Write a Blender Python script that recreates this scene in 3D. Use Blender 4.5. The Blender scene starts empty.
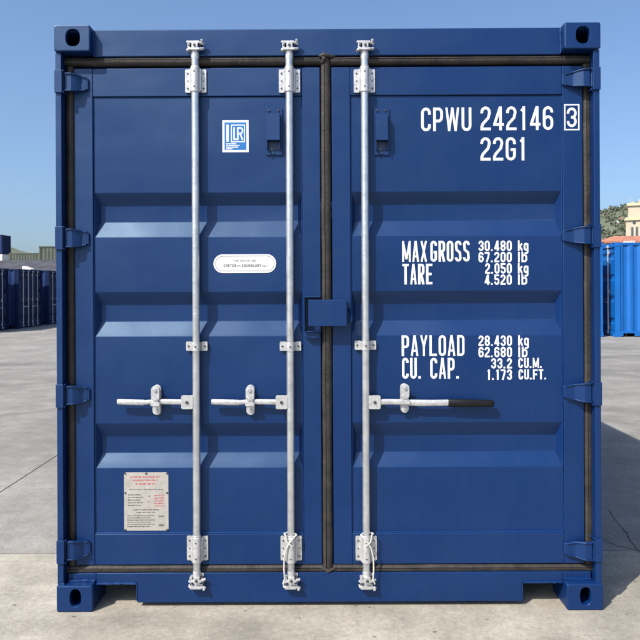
import bpy, bmesh, math, random
from mathutils import Vector, Matrix, noise
random.seed(7)
R = math.radians
scene = bpy.context.scene
COL = scene.collection

# ------------------------------------------------------------------ camera
F = 643.0                      # focal length in photo pixels (photo is 640 wide)
D0, XC, H = 2.864, -0.0365, 1.45
CX, CY, ROLL = 320.0, 286.0, R(0.27)
cam = bpy.data.cameras.new('camera'); cam_o = bpy.data.objects.new('camera', cam); COL.objects.link(cam_o)
cam.sensor_fit = 'HORIZONTAL'; cam.sensor_width = 36.0; cam.lens = 36.0*F/640.0
cam.shift_x = 0.0; cam.shift_y = -(320.0-CY)/640.0
cam.clip_start = 0.05; cam.clip_end = 6000
cam_o.matrix_world = Matrix.Translation((XC, -D0, H)) @ Matrix.Rotation(R(90), 4, 'X') @ Matrix.Rotation(-ROLL, 4, 'Z')
scene.camera = cam_o

# ------------------------------------------------------------------ light
L = Vector((1.0, 1.0, -1.52)).normalized()          # direction the sunlight travels
elev = math.asin(-L.z); az = math.atan2(-L.x, -L.y)  # azimuth of the sun from +Y clockwise
w = bpy.data.worlds.new('World'); scene.world = w; w.use_nodes = True
nt = w.node_tree; nt.nodes.clear()
out = nt.nodes.new('ShaderNodeOutputWorld'); bg = nt.nodes.new('ShaderNodeBackground')
sky = nt.nodes.new('ShaderNodeTexSky'); sky.sky_type = 'NISHITA'; sky.sun_disc = False
sky.sun_elevation = elev; sky.sun_rotation = az
sky.altitude = 0; sky.air_density = 1.1; sky.dust_density = 3.4; sky.ozone_density = 6.2
bg.inputs['Strength'].default_value = 0.15
gc = nt.nodes.new('ShaderNodeNewGeometry'); va = nt.nodes.new('ShaderNodeVectorMath'); va.operation = 'MULTIPLY_ADD'   # view direction, lifted a little: no murky band at the horizon
va.inputs[1].default_value = (-1, -1, -1); va.inputs[2].default_value = (0, 0, 0.035)
tcw = nt.nodes.new('ShaderNodeTexCoord'); va.inputs[1].default_value = (1, 1, 1); nt.nodes.remove(gc)
nt.links.new(tcw.outputs['Generated'], va.inputs[0]); nt.links.new(va.outputs[0], sky.inputs['Vector'])
nt.links.new(sky.outputs[0], bg.inputs[0]); nt.links.new(bg.outputs[0], out.inputs[0])
sl = bpy.data.lights.new('sun', 'SUN'); sl.energy = 5.0; sl.angle = R(0.53); sl.color = (1.0, 0.945, 0.86)
so = bpy.data.objects.new('sun', sl); COL.objects.link(so)
so.rotation_euler = L.to_track_quat('-Z', 'Y').to_euler()
scene.view_settings.view_transform = 'Standard'; scene.view_settings.look = 'None'
scene.view_settings.gamma = 1.0; scene.view_settings.use_curve_mapping = False
scene.view_settings.exposure = 0.46

# ------------------------------------------------------------------ measuring helper: a photo measurement -> metres
def PX(px, py, y=0.0):
    dx, dy = px-CX, py-CY; c, s = math.cos(ROLL), math.sin(ROLL)
    u, v = dx*c-dy*s, dx*s+dy*c
    k = (D0+y)/F
    return XC+u*k, H-v*k
def X_(px, py, y=0.0): return PX(px, py, y)[0]
def Z_(px, py, y=0.0): return PX(px, py, y)[1]

# ------------------------------------------------------------------ materials
def lin(r, g, b):
    f = lambda c: (c/255/12.92) if c/255 <= 0.04045 else ((c/255+0.055)/1.055)**2.4
    return (f(r), f(g), f(b), 1)
def mat(name, col, rough=0.5, metal=0.0, spec=0.5, var=0.0, vscale=6.0, bump=0.0, bscale=40.0, rvar=0.0, col2=None, coat=0.0):
    m = bpy.data.materials.new(name); m.use_nodes = True
    n = m.node_tree; N = n.nodes; p = N['Principled BSDF']
    p.inputs['Base Color'].default_value = col; p.inputs['Roughness'].default_value = rough
    p.inputs['Metallic'].default_value = metal; p.inputs['Specular IOR Level'].default_value = spec
    p.inputs['Coat Weight'].default_value = coat; p.inputs['Coat Roughness'].default_value = 0.12
    tc = N.new('ShaderNodeTexCoord')
    if var or col2:
        t = N.new('ShaderNodeTexNoise'); t.inputs['Scale'].default_value = vscale; t.inputs['Detail'].default_value = 6; t.inputs['Roughness'].default_value = 0.65
        n.links.new(tc.outputs['Object'], t.inputs['Vector'])
        r = N.new('ShaderNodeValToRGB'); r.color_ramp.elements[0].position = 0.32; r.color_ramp.elements[1].position = 0.68
        c2 = col2 or tuple(min(1, c*(1+var)) for c in col[:3])+(1,)
        c1 = col if col2 else tuple(c*(1-var) for c in col[:3])+(1,)
        r.color_ramp.elements[0].color = c1; r.color_ramp.elements[1].color = c2
        n.links.new(t.outputs['Fac'], r.inputs[0]); n.links.new(r.outputs[0], p.inputs['Base Color'])
    if rvar:
        t2 = N.new('ShaderNodeTexNoise'); t2.inputs['Scale'].default_value = 2.3; t2.inputs['Detail'].default_value = 8
        n.links.new(tc.outputs['Object'], t2.inputs['Vector'])
        mr = N.new('ShaderNodeMapRange'); mr.inputs[1].default_value = 0.3; mr.inputs[2].default_value = 0.7
        mr.inputs[3].default_value = rough-rvar; mr.inputs[4].default_value = rough+rvar
        n.links.new(t2.outputs['Fac'], mr.inputs[0]); n.links.new(mr.outputs[0], p.inputs['Roughness'])
    if bump:
        t3 = N.new('ShaderNodeTexNoise'); t3.inputs['Scale'].default_value = bscale; t3.inputs['Detail'].default_value = 4
        n.links.new(tc.outputs['Object'], t3.inputs['Vector'])
        b = N.new('ShaderNodeBump'); b.inputs['Strength'].default_value = 1.0; b.inputs['Distance'].default_value = bump
        n.links.new(t3.outputs['Fac'], b.inputs['Height']); n.links.new(b.outputs[0], p.inputs['Normal'])
    return m

def paint_material(name, base, dusty, rough=0.46):
    """gloss container paint: sheet-steel waviness, orange peel, a thin film of dust, fine scuffs"""
    m = bpy.data.materials.new(name); m.use_nodes = True
    n = m.node_tree; N = n.nodes; K = n.links; p = N['Principled BSDF']
    tc = N.new('ShaderNodeTexCoord')
    def noise_(scale, detail=5, rough_=0.55, vec=None, sc3=None):
        t = N.new('ShaderNodeTexNoise'); t.inputs['Scale'].default_value = scale; t.inputs['Detail'].default_value = detail; t.inputs['Roughness'].default_value = rough_
        if sc3:
            mp = N.new('ShaderNodeMapping'); mp.inputs['Scale'].default_value = sc3
            K.new(tc.outputs['Object'], mp.inputs['Vector']); K.new(mp.outputs[0], t.inputs['Vector'])
        else: K.new(tc.outputs['Object'], t.inputs['Vector'])
        return t
    def rng(src, a, b, c, d):
        r = N.new('ShaderNodeMapRange'); r.inputs[1].default_value = a; r.inputs[2].default_value = b; r.inputs[3].default_value = c; r.inputs[4].default_value = d
        K.new(src, r.inputs[0]); return r.outputs[0]
    # dust film
    n1 = noise_(3.0, 8, 0.6); n2 = noise_(5.0, 7, 0.65, sc3=(6, 6, 0.7)); n5 = noise_(180, 2, 0.5)
    add = N.new('ShaderNodeMath'); add.operation = 'ADD'; K.new(n1.outputs['Fac'], add.inputs[0]); K.new(n2.outputs['Fac'], add.inputs[1])
    d = rng(add.outputs[0], 0.80, 1.40, 0.0, 0.014)
    sp = rng(n5.outputs['Fac'], 0.70, 0.76, 0.0, 0.02)
    ad2 = N.new('ShaderNodeMath'); ad2.operation = 'ADD'; K.new(d, ad2.inputs[0]); K.new(sp, ad2.inputs[1])
    mx = N.new('ShaderNodeMix'); mx.data_type = 'RGBA'; mx.inputs[6].default_value = base; mx.inputs[7].default_value = dusty
    K.new(ad2.outputs[0], mx.inputs[0]); K.new(mx.outputs[2], p.inputs['Base Color'])
    K.new(rng(n1.outputs['Fac'], 0.3, 0.7, rough-0.05, rough+0.06), p.inputs['Roughness'])
    p.inputs['Specular IOR Level'].default_value = 0.54
    p.inputs['Specular Tint'].default_value = (0.58, 0.84, 1.0, 1)
    p.inputs['Coat Weight'].default_value = 0.0; p.inputs['Coat Roughness'].default_value = 0.25
    nb1 = noise_(2.2, 2, 0.4, sc3=(1, 1, 1.6)); nb2 = noise_(260, 2, 0.5)
    b1 = N.new('ShaderNodeBump'); b1.inputs['Distance'].default_value = 0.020; b1.inputs['Strength'].default_value = 0.55
    b2 = N.new('ShaderNodeBump'); b2.inputs['Distance'].default_value = 0.0006; b2.inputs['Strength'].default_value = 0.5
    K.new(nb1.outputs['Fac'], b1.inputs['Height']); K.new(nb2.outputs['Fac'], b2.inputs['Height'])
    K.new(b1.outputs[0], b2.inputs['Normal']); K.new(b2.outputs[0], p.inputs['Normal'])
    return m

M = {}
M['navy'] = paint_material('navy_paint', (0.0002, 0.0155, 0.083, 1), (0.20, 0.26, 0.34, 1), rough=0.435)
M['weld'] = paint_material('fresh_weld_paint', (0.002, 0.020, 0.095, 1), (0.20, 0.26, 0.34, 1), rough=0.24)
M['steel'] = mat('galvanised_steel', (0.56, 0.58, 0.60, 1), 0.29, 0.78, var=0.17, vscale=22, bump=0.0012, bscale=55, rvar=0.08)
M['zinc'] = mat('zinc_casting', (0.50, 0.50, 0.495, 1), 0.40, 0.5, var=0.22, vscale=45, bump=0.001, bscale=120)
M['bolt'] = mat('dark_bolt', (0.07, 0.07, 0.075, 1), 0.5, 0.6)
M['rubber'] = mat('weathered_rubber', (0.018, 0.016, 0.015, 1), 0.60, spec=0.3, var=0.4, vscale=14, bump=0.003, bscale=60, col2=(0.042, 0.037, 0.033, 1))
M['black'] = mat('black_plastic_grip', (0.004, 0.004, 0.005, 1), 0.45, spec=0.3)
M['white'] = mat('white_lettering', (0.66, 0.67, 0.68, 1), 0.5, var=0.06, vscale=30)
M['plate'] = mat('plate_aluminium', (0.40, 0.375, 0.34, 1), 0.45, 0.25, var=0.12, vscale=25)
M['red'] = mat('red_print', (0.42, 0.07, 0.08, 1), 0.5)
M['ink'] = mat('grey_print', (0.045, 0.042, 0.042, 1), 0.5)
M['sticker_blue'] = mat('sticker_blue', (0.008, 0.12, 0.36, 1), 0.4)
M['sticker_white'] = mat('sticker_white', (0.64, 0.65, 0.66, 1), 0.45)
M['tie'] = mat('plastic_tie', (0.50, 0.48, 0.42, 1), 0.5)
M['inside'] = mat('dark_underside', (0.03, 0.032, 0.036, 1), 0.8)

# ------------------------------------------------------------------ mesh builder
class MB:
    def __init__(s): s.v = []; s.f = []; s.mi = []; s.m = 0
    def add(s, vs, fs):
        o = len(s.v); s.v += [tuple(p) for p in vs]
        for f in fs: s.f.append(tuple(i+o for i in f)); s.mi.append(s.m)
        return s
    def box(s, x0, x1, y0, y1, z0, z1):
        x0, x1 = min(x0, x1), max(x0, x1); y0, y1 = min(y0, y1), max(y0, y1); z0, z1 = min(z0, z1), max(z0, z1)
        return s.add([(x0,y0,z0),(x1,y0,z0),(x1,y1,z0),(x0,y1,z0),(x0,y0,z1),(x1,y0,z1),(x1,y1,z1),(x0,y1,z1)],
              [(0,3,2,1),(4,5,6,7),(0,1,5,4),(1,2,6,5),(2,3,7,6),(3,0,4,7)])
    def prism(s, poly, y0, y1):          # poly in (x, z), counter-clockwise seen from -Y
        n = len(poly)
        vs = [(x, y0, z) for x, z in poly]+[(x, y1, z) for x, z in poly]
        fs = [tuple(range(n)), tuple(range(2*n-1, n-1, -1))]
        fs += [(i, n+i, n+(i+1) % n, (i+1) % n) for i in range(n)]
        return s.add(vs, fs)
    def rings(s, rings, cap=True):
        n = len(rings[0]); vs = [p for r in rings for p in r]; fs = []
        for k in range(len(rings)-1):
            for i in range(n):
                a = k*n+i; b = k*n+(i+1) % n
                fs.append((a, b, b+n, a+n))
        if cap: fs += [tuple(range(n-1, -1, -1)), tuple(range((len(rings)-1)*n, len(rings)*n))]
        return s.add(vs, fs)
    def tube(s, pts, r, n=12, ry=None):
        pts = [Vector(p) for p in pts]; rings = []
        rs = r if isinstance(r, (list, tuple)) else [r]*len(pts)
        up = None
        for i, p in enumerate(pts):
            t = (pts[min(i+1, len(pts)-1)]-pts[max(i-1, 0)]).normalized()
            if up is None: up = Vector((0, 1, 0)) if abs(t.y) < 0.9 else Vector((0, 0, 1))
            a = t.cross(up).normalized(); b = a.cross(t).normalized(); up = b
            rings.append([p+a*math.cos(2*math.pi*k/n)*rs[i]+b*math.sin(2*math.pi*k/n)*rs[i]*(ry or 1) for k in range(n)])
        return s.rings(rings)
    def cyl(s, c, r, y0, y1, n=12):      # axis along Y
        return s.rings([[(c[0]+r*math.cos(2*math.pi*k/n), y, c[1]+r*math.sin(2*math.pi*k/n)) for k in range(n)] for y in (y0, y1)])
    def build(s, name, mats, parent=None, bevel=0, seg=2, smooth=True, angle=32):
        me = bpy.data.meshes.new(name); me.from_pydata(s.v, [], s.f)
        bm = bmesh.new(); bm.from_mesh(me); bmesh.ops.recalc_face_normals(bm, faces=bm.faces[:]); bm.to_mesh(me); bm.free()
        for m in (mats if isinstance(mats, list) else [mats]): me.materials.append(m)
        me.polygons.foreach_set('material_index', s.mi)
        if smooth and not bevel:
            me.shade_smooth(); me.set_sharp_from_angle(angle=R(angle))
        o = bpy.data.objects.new(name, me); COL.objects.link(o)
        if parent: o.parent = parent
        if bevel:
            b = o.modifiers.new('edge_softening', 'BEVEL'); b.width = bevel; b.segments = seg; b.limit_method = 'ANGLE'; b.angle_limit = R(20); b.harden_normals = True
            me.shade_smooth()
        return o
def tag(o, label=None, cat=None, group=None, kind=None):
    if label: o['label'] = label
    if cat: o['category'] = cat
    if group: o['group'] = group
    if kind: o['kind'] = kind
    return o
def empty(name, loc=(0,0,0), rz=0, **k):
    o = bpy.data.objects.new(name, None); COL.objects.link(o); o.location = loc; o.rotation_euler = (0, 0, rz); o.empty_display_size = 0.3
    return tag(o, **k)
CH = {}
def kids(o): return [c for c in bpy.data.objects if c.parent == o]
def copy_tree(o, parent=None):
    c = o.copy(); COL.objects.link(c); c.parent = parent
    for ch in kids(o): copy_tree(ch, c)
    return c
def sstep(t): t = max(0, min(1, t)); return t*t*(3-2*t)

# ================================================================== GROUND
def ground_z(x, y):
    return -0.36*sstep((-x-4)/7)*sstep((y-4)/17)

def concrete_material(name, dark, mid_, light, trowel):
    """sunlit yard concrete: blotches, trowel streaks, grit, pits, dark stains, faint tyre arcs"""
    m = bpy.data.materials.new(name); m.use_nodes = True
    n = m.node_tree; N = n.nodes; K = n.links; p = N['Principled BSDF']
    tc = N.new('ShaderNodeTexCoord')
    def ns(scale, detail=6, rough=0.6, sc3=None, dist=0.0, rot=None, off=(0, 0, 0)):
        t = N.new('ShaderNodeTexNoise'); t.inputs['Scale'].default_value = scale; t.inputs['Detail'].default_value = detail
        t.inputs['Roughness'].default_value = rough; t.inputs['Distortion'].default_value = dist
        mp = N.new('ShaderNodeMapping'); mp.inputs['Scale'].default_value = sc3 or (1, 1, 1); mp.inputs['Location'].default_value = off
        if rot: mp.inputs['Rotation'].default_value = rot
        K.new(tc.outputs['Object'], mp.inputs['Vector']); K.new(mp.outputs[0], t.inputs['Vector'])
        return t.outputs['Fac']
    def rng(src, a, b, c, d):
        r = N.new('ShaderNodeMapRange'); r.inputs[1].default_value = a; r.inputs[2].default_value = b; r.inputs[3].default_value = c; r.inputs[4].default_value = d
        K.new(src, r.inputs[0]); return r.outputs[0]
    def op(o, a, b):
        q = N.new('ShaderNodeMath'); q.operation = o
        for i, v in enumerate((a, b)):
            if isinstance(v, (int, float)): q.inputs[i].default_value = v
            else: K.new(v, q.inputs[i])
        return q.outputs[0]
    mul = lambda a, b: op('MULTIPLY', a, b)
    big = ns(0.45, 6, 0.62, dist=.4); mid = ns(1.9, 9, 0.70, dist=.3); fine = ns(38, 6, 0.75); grit = ns(120, 3, 0.7); patch = ns(5.5, 6, .7, off=(7, 3, 0))
    tr = ns(1.6, 8, 0.66, sc3=(0.55, 1.9, 1), dist=1.2, rot=(0, 0, R(8)))
    st = ns(0.42, 8, 0.66, sc3=(0.5, 1.2, 1), dist=1.8, rot=(0, 0, R(-12)), off=(3, 9, 0))
    v = rng(mid, 0.28, 0.72, 0.80, 1.15)
    v = mul(v, rng(big, 0.3, 0.7, 0.86, 1.10))
    v = mul(v, rng(patch, 0.3, 0.7, 0.90, 1.10))
    v = mul(v, rng(tr, 0.28, 0.66, 1-trowel, 1+trowel*.4))
    v = mul(v, rng(st, 0.33, 0.50, 0.82, 1.0))
    v = mul(v, rng(fine, 0.25, 0.75, 0.80, 1.18))
    v = mul(v, rng(grit, 0.25, 0.75, 0.86, 1.14))
    # pits and dark grit
    vo = N.new('ShaderNodeTexVoronoi'); vo.inputs['Scale'].default_value = 16; vo.inputs['Randomness'].default_value = 1
    nz = N.new('ShaderNodeMapping'); nz.inputs['Scale'].default_value = (1, 1.4, 1); K.new(tc.outputs['Object'], nz.inputs['Vector']); K.new(nz.outputs[0], vo.inputs['Vector'])
    sep = N.new('ShaderNodeSeparateColor'); K.new(vo.outputs['Color'], sep.inputs[0])
    size = rng(sep.outputs[0], 0.72, 1.0, 0.0, 0.16)
    pit = op('LESS_THAN', vo.outputs['Distance'], size)
    v = mul(v, op('SUBTRACT', 1.0, mul(pit, 0.42)))
    # tyre arcs
    sx = N.new('ShaderNodeSeparateXYZ'); K.new(tc.outputs['Object'], sx.inputs[0])
    wob = op('MULTIPLY', op('SUBTRACT', ns(.5, 3, .5), .5), .5)
    for (cx_, cy_, rr, wd, am) in ((-2, 40, 30.9, .16, .24), (-2, 40, 32.7, .12, .16), (-12, 20, 15.2, .10, .25), (-12, 20, 13.6, .12, .18), (-9, 14, 10.9, .05, .22), (14, 22, 20.4, .12, .18), (16, 30, 25.2, .14, .16)):
        dx_ = op('SUBTRACT', sx.outputs[0], cx_); dy_ = op('SUBTRACT', sx.outputs[1], cy_)
        rad = op('POWER', op('ADD', mul(dx_, dx_), mul(dy_, dy_)), .5)
        dd = op('ABSOLUTE', op('ADD', op('SUBTRACT', rad, rr), wob), 0)
        band = rng(dd, wd, wd*2.2, am, 0.0)
        v = mul(v, op('SUBTRACT', 1.0, mul(band, rng(patch, .38, .6, .25, 1.0))))
    cr = N.new('ShaderNodeValToRGB'); el = cr.color_ramp.elements
    el[0].position = 0.30; el[0].color = dark; el[1].position = 0.95; el[1].color = light
    e = el.new(0.66); e.color = mid_
    K.new(mul(v, 0.74), cr.inputs[0]); K.new(cr.outputs[0], p.inputs['Base Color'])
    p.inputs['Roughness'].default_value = 0.85; p.inputs['Specular IOR Level'].default_value = 0.2
    hgt = op('ADD', mul(fine, .5), op('ADD', mul(grit, .25), mul(pit, -.5)))
    b = N.new('ShaderNodeBump'); b.inputs['Distance'].default_value = 0.006; b.inputs['Strength'].default_value = 0.8
    K.new(hgt, b.inputs['Height']); K.new(b.outputs[0], p.inputs['Normal'])
    return m
M['concrete'] = concrete_material('yard_concrete', (0.085, 0.082, 0.076, 1), (0.212, 0.202, 0.182, 1), (0.335, 0.322, 0.294, 1), .10)
M['concrete_near'] = concrete_material('apron_concrete', (0.085, 0.080, 0.066, 1), (0.280, 0.257, 0.212, 1), (0.45, 0.417, 0.350, 1), .08)
M['dirt'] = mat('joint_dirt', (0.045, 0.042, 0.038, 1), 0.95, var=0.3, vscale=5)

def axis(a, b, step0, grow=1.25):
    """graded coordinates from a to b, fine near 0"""
    out = [a]; x = a
    while x < b-1e-6:
        st = max(step0, abs(x)*0.22)
        x = min(b, x+st) if b-(x+st) > step0*0.5 else b
        out.append(x)
    return out
def sheet(x0, x1, y0, y1, dz=0.0, skirt=0.0):
    xs, ys = axis(x0, x1, 1.0), axis(y0, y1, 1.0); mb = MB()
    vs = [(x, y, ground_z(x, y)+dz) for y in ys for x in xs]; n = len(xs)
    mb.add(vs, [(j*n+i, j*n+i+1, (j+1)*n+i+1, (j+1)*n+i) for j in range(len(ys)-1) for i in range(n-1)])
    if skirt:
        for a, b in ((x0, y0), (x1, y0)):
            ring = [(a, y) for y in ys]
            mb.add([(x, y, ground_z(x, y)) for x, y in ring]+[(x, y, ground_z(x, y)-skirt) for x, y in ring], [(i, i+1, len(ring)+i+1, len(ring)+i) for i in range(len(ring)-1)])
        for yy in (y0, y1):
            ring = [(x, yy) for x in xs]
            mb.add([(x, y, ground_z(x, y)) for x, y in ring]+[(x, y, ground_z(x, y)-skirt) for x, y in ring], [(i, i+1, len(ring)+i+1, len(ring)+i) for i in range(len(ring)-1)])
    return mb
ground = sheet(-2500, 2500, -600, 3000, dz=-0.09).build('ground', M['dirt'])
tag(ground, kind='structure')
JX, JY, JW = -2.31, 0.64, 0.005
for (a, b) in ((-400, JX-JW), (JX+JW, 400)):
    for (c, d) in ((-60, JY-JW), (JY+JW, 500)):
        sheet(a, b, c, d, skirt=0.05).build('concrete_slab', M['concrete_near' if c < 0 else 'concrete'], ground)

# a thin wandering crack in the slab on the right, and dark oil spots: real shallow pieces on the surface
def crack(pts, wd, name='crack'):
    mb = MB(); P = []
    for (a, b) in zip(pts[:-1], pts[1:]):
        for k in range(8):
            t = k/8; P.append(Vector((a[0]+(b[0]-a[0])*t+random.uniform(-.006, .006), a[1]+(b[1]-a[1])*t+random.uniform(-.006, .006), 0)))
    vs = []; 
    for i, p in enumerate(P):
        t = (P[min(i+1, len(P)-1)]-P[max(i-1, 0)]).normalized(); nrm = Vector((-t.y, t.x, 0)); ww = wd*random.uniform(.35, 1.1)*(1 if 0 < i < len(P)-1 else .1)
        z = 0.0012
        vs += [(p.x+nrm.x*ww, p.y+nrm.y*ww, z), (p.x-nrm.x*ww, p.y-nrm.y*ww, z)]
    mb.add(vs, [(2*i, 2*i+1, 2*i+3, 2*i+2) for i in range(len(P)-1)])
    return mb.build(name, M['dirt'], ground)
def gpt(px, py):
    dx, dy = px-CX, py-CY; v = dx*math.sin(ROLL)+dy*math.cos(ROLL); u = dx*math.cos(ROLL)-dy*math.sin(ROLL)
    d = F*H/v; return (XC+u*d/F, d-D0)
crack([gpt(607, 508), gpt(622, 528), gpt(636, 548), gpt(655, 566)], 0.004)
crack([gpt(603, 539), gpt(618, 546), gpt(645, 552)], 0.003)

# ================================================================== GENERIC CORRUGATED WALLS
def corrugated(length, z0, z1, pitch=0.278, depth=0.036):
    """wall in the plane x=0 (outer) .. x=depth (inner), running along +y; returns MB"""
    ys = [(0.0, 0)]; y = 0.0; fl = pitch*0.26; sl_ = pitch*0.24; n = max(1, int(length/pitch)); sc = length/(n*pitch)
    for k in range(n):
        b = k*pitch
        ys += [((b+fl*0.5), 0), (b+fl*0.5+sl_, 1), (b+fl*1.5+sl_, 1), (b+fl*1.5+2*sl_, 0)]
    ys.append((n*pitch, 0))
    mb = MB(); vs = []
    for (yy, d) in ys:
        for z in (z0, z1): vs.append((d*depth, yy*sc, z))
    for (yy, d) in reversed(ys):
        for z in (z0, z1): vs.append((d*depth+0.003, yy*sc, z))
    m = len(ys)*2
    fs = [(2*i, 2*i+2, 2*i+3, 2*i+1) for i in range(len(ys)*2-1)]
    mb.add(vs, fs)
    return mb

W, HT, LEN = 2.438, 2.620, 6.058
X0 = -W/2; X1 = W/2
CW, CHT, CL = 0.162, 0.118, 0.178       # casting sizes
CFR = 0.045                              # rails stand this far behind the castings' front

def casting(xa, xb, ya, yb, za, zb, hole_c, rx, rz_, top):
    """corner casting: hollow box with an oval hole in its front (y=ya) and plain hole in its top"""
    mb = MB(); xm, zm = hole_c; sgn = 1 if yb > ya else -1; t = 0.024; bv = .0055
    def outline(i, r):                # rounded rectangle, inset by i
        pts = []
        for (cx, cz, a0) in ((xb-i-r, zb-i-r, 0), (xa+i+r, zb-i-r, 90), (xa+i+r, za+i+r, 180), (xb-i-r, za+i+r, 270)):
            pts += [(cx+r*math.cos(R(a0+90*k/4)), cz+r*math.sin(R(a0+90*k/4))) for k in range(5)]
        n = len(pts); full = []
        for k in range(n):
            full.append(pts[k])
            if k % 5 == 4:
                q = pts[(k+1) % n]; full += [(pts[k][0]+(q[0]-pts[k][0])*f, pts[k][1]+(q[1]-pts[k][1])*f) for f in (.125, .25, .375, .5, .625, .75, .875)]
        return full
    out0 = outline(0, .009); out1 = outline(bv*.3, .009); out2 = outline(bv, .008)
    ang = [math.atan2(z-zm, x-xm) for x, z in out0]
    def oval(a):
        c, s_ = math.cos(a), math.sin(a); e = 0.8
        k = 1/((abs(c)/rx)**(2/e)+(abs(s_)/rz_)**(2/e))**(e/2); return xm+k*c, zm+k*s_
    hole = [oval(a) for a in ang]; hole2 = [(xm+(x-xm)*1.07, zm+(z-zm)*1.05) for x, z in hole]; inner = outline(t, .002)
    at = lambda pts, y: [(x, y, z) for x, z in pts]
    mb.rings([at(out0, yb), at(out0, ya+sgn*bv), at(out1, ya+sgn*bv*.3), at(out2, ya), at(hole2, ya), at(hole, ya+sgn*.003), at(hole, ya+sgn*t), at(inner, ya+sgn*t), at(inner, yb-sgn*t)])
    return mb

def corner_castings(root, m, l0=0.0, front_holes=True):
    px = 0.0
    for (xa, xb, sx) in ((X0, X0+CW, -1), (X1-CW, X1, 1)):
        for (za, zb, top) in ((0, CHT, False), (HT-CHT, HT, True)):
            zc = (za+zb)/2+(0.002 if top else 0.004); 
            xc = (xa+xb)/2+(sx*-0.0)+(0.004 if sx < 0 else 0.002)
            rx, rz_ = ((0.031, 0.038) if top else (0.0245, 0.0395))
            casting(xa, xb, 0, CL, za, zb, (xc, zc), rx, rz_, top).build('corner_casting', m, root, angle=11)
            casting(xa, xb, LEN, LEN-CL, za, zb, (xc, zc), rx, rz_, top).build('corner_casting', m, root, angle=11)

def shell(root, m, inside, front=True):
    """side walls, rear end, roof, rails, underside; everything but the door end"""
    rz0, rz1 = 0.16, HT-0.07
    for sx in (-1, 1):
        wl = corrugated(LEN-0.36, rz0, rz1)
        o = wl.build('side_wall', m, root, smooth=False)
        if sx < 0: o.location = (X0+0.012, 0.18, 0)
        else: o.location = (X1-0.012, LEN-0.18, 0); o.rotation_euler = (0, 0, math.pi)
        xa, xb = (X0+0.006, X0+0.058) if sx < 0 else (X1-0.058, X1-0.006)
        MB().box(xa, xb, CL+.002, LEN-CL-.002, HT-0.069, HT-0.008).build('top_rail', m, root, bevel=.004)
        br = MB()
        br.box(xa, xb, CL+.002, CL+0.06, 0.018, 0.159); br.box(xa, xb, CL+0.061, 0.56, 0.10, 0.159); br.box(xa, xb, 0.561, LEN-0.56, 0.018, 0.159)
        br.box(xa, xb, LEN-0.559, LEN-CL-0.061, 0.10, 0.159); br.box(xa, xb, LEN-CL-0.06, LEN-CL-.002, 0.018, 0.159)
        br.build('bottom_rail', m, root, bevel=.003)
        # rear post
        MB().box(*((X0+.006, X0+.12) if sx < 0 else (X1-.12, X1-.006)), LEN-0.16, LEN-0.01, CHT+.001, HT-CHT-.001).build('corner_post', m, root, bevel=.005)
    e = corrugated(W-0.26, rz0, rz1); o = e.build('end_wall', m, root, smooth=False)
    o.location = (X0+0.13, LEN-0.04, 0); o.rotation_euler = (0, 0, R(-90))
    for (za, zb) in ((0.018, 0.155), (HT-0.10, HT-0.01)):
        MB().box(X0+CW+.001, X1-CW-.001, LEN-0.07, LEN-0.012, za, zb).build('end_rail', m, root, bevel=.004)
    # roof with shallow cross corrugations
    rf = MB(); n = 40; vs = []; ys = [0.17+(LEN-0.34)*k/(n*2) for k in range(n*2+1)]
    for k, y in enumerate(ys):
        for x in (X0+0.05, X1-0.05): vs.append((x, y, HT-0.028+(0.018 if k % 4 in (1, 2) else 0)))
    rf.add(vs, [(2*i, 2*i+1, 2*i+3, 2*i+2) for i in range(n*2)])
    rf.build('roof_panel', m, root, smooth=False)
    fl = MB(); fl.box(X0+0.07, X1-0.07, 0.17, LEN-0.14, 0.135, 0.16)
    for k in range(18): y = 0.32+k*0.31; fl.box(X0+0.065, X1-0.065, y, y+0.045, 0.03, 0.134)
    fl.build('floor', inside, root, smooth=False)

# ================================================================== THE MAIN CONTAINER
root = empty('shipping_container', (0, 0, 0), R(-0.12), label='large navy blue shipping container with closed double doors filling the view, white CPWU lettering', cat='shipping container')
nv = M['navy']
corner_castings(root, nv)
shell(root, nv, M['inside'])

YD = 0.058          # front plane of the door leaves' frames
YP = 0.0660         # panel outer flat
YI = 0.1020         # bottom of the pressings
YR = 0.038          # centre line of the lock rods

def bead(mb, p0, p1, r, wob=.55):
    p0, p1 = Vector(p0), Vector(p1); n = max(3, int((p1-p0).length/.012)); ph = random.uniform(0, 50)
    mb.tube([p0.lerp(p1, k/n)+Vector((noise.noise(Vector((k*.5+ph, 0, 0))), 0, noise.noise(Vector((k*.5+ph, 5, 0)))))*r*wob for k in range(n+1)],
            [r*(1+wob*noise.noise(Vector((k*.7+ph, 9, 0)))) for k in range(n+1)], 8)
# header and sill
hz0 = Z_(328, 55.5, CFR)
MB().box(X0+CW+.001, X1-CW-.001, CFR, CFR+.10, hz0, HT-0.006).build('door_header', nv, root, bevel=.004, seg=3)
MB().box(X0+0.034, X1-0.034, CFR+.062, CFR+.10, hz0-.10, hz0-.001).build('header_return', nv, root, bevel=.002)
MB().box(X0+0.034, X0+CW, CFR+.062, CFR+.10, hz0+0.001, HT-CHT-.001).build('header_gusset', nv, root, bevel=.002)
MB().box(X1-CW, X1-0.034, CFR+.062, CFR+.10, hz0+0.001, HT-CHT-.001).build('header_gusset', nv, root, bevel=.002)
sz1 = Z_(328, 572.5, CFR)
xl0 = X0+CW+.001; xl1 = X_(137, 590, CFR); xr0 = X_(522, 590, CFR); xr1 = X1-CW-.001
zn = Z_(116, 584, CFR)
sill = MB()
sill.prism([(X0+CW+.001, zn), (xl1, zn), (xl1, 0.02), (xr0, 0.02), (xr0, zn), (X1-CW-.001, zn), (X1-CW-.001, sz1), (X0+CW+.001, sz1)], CFR, CFR+0.008)
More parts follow.
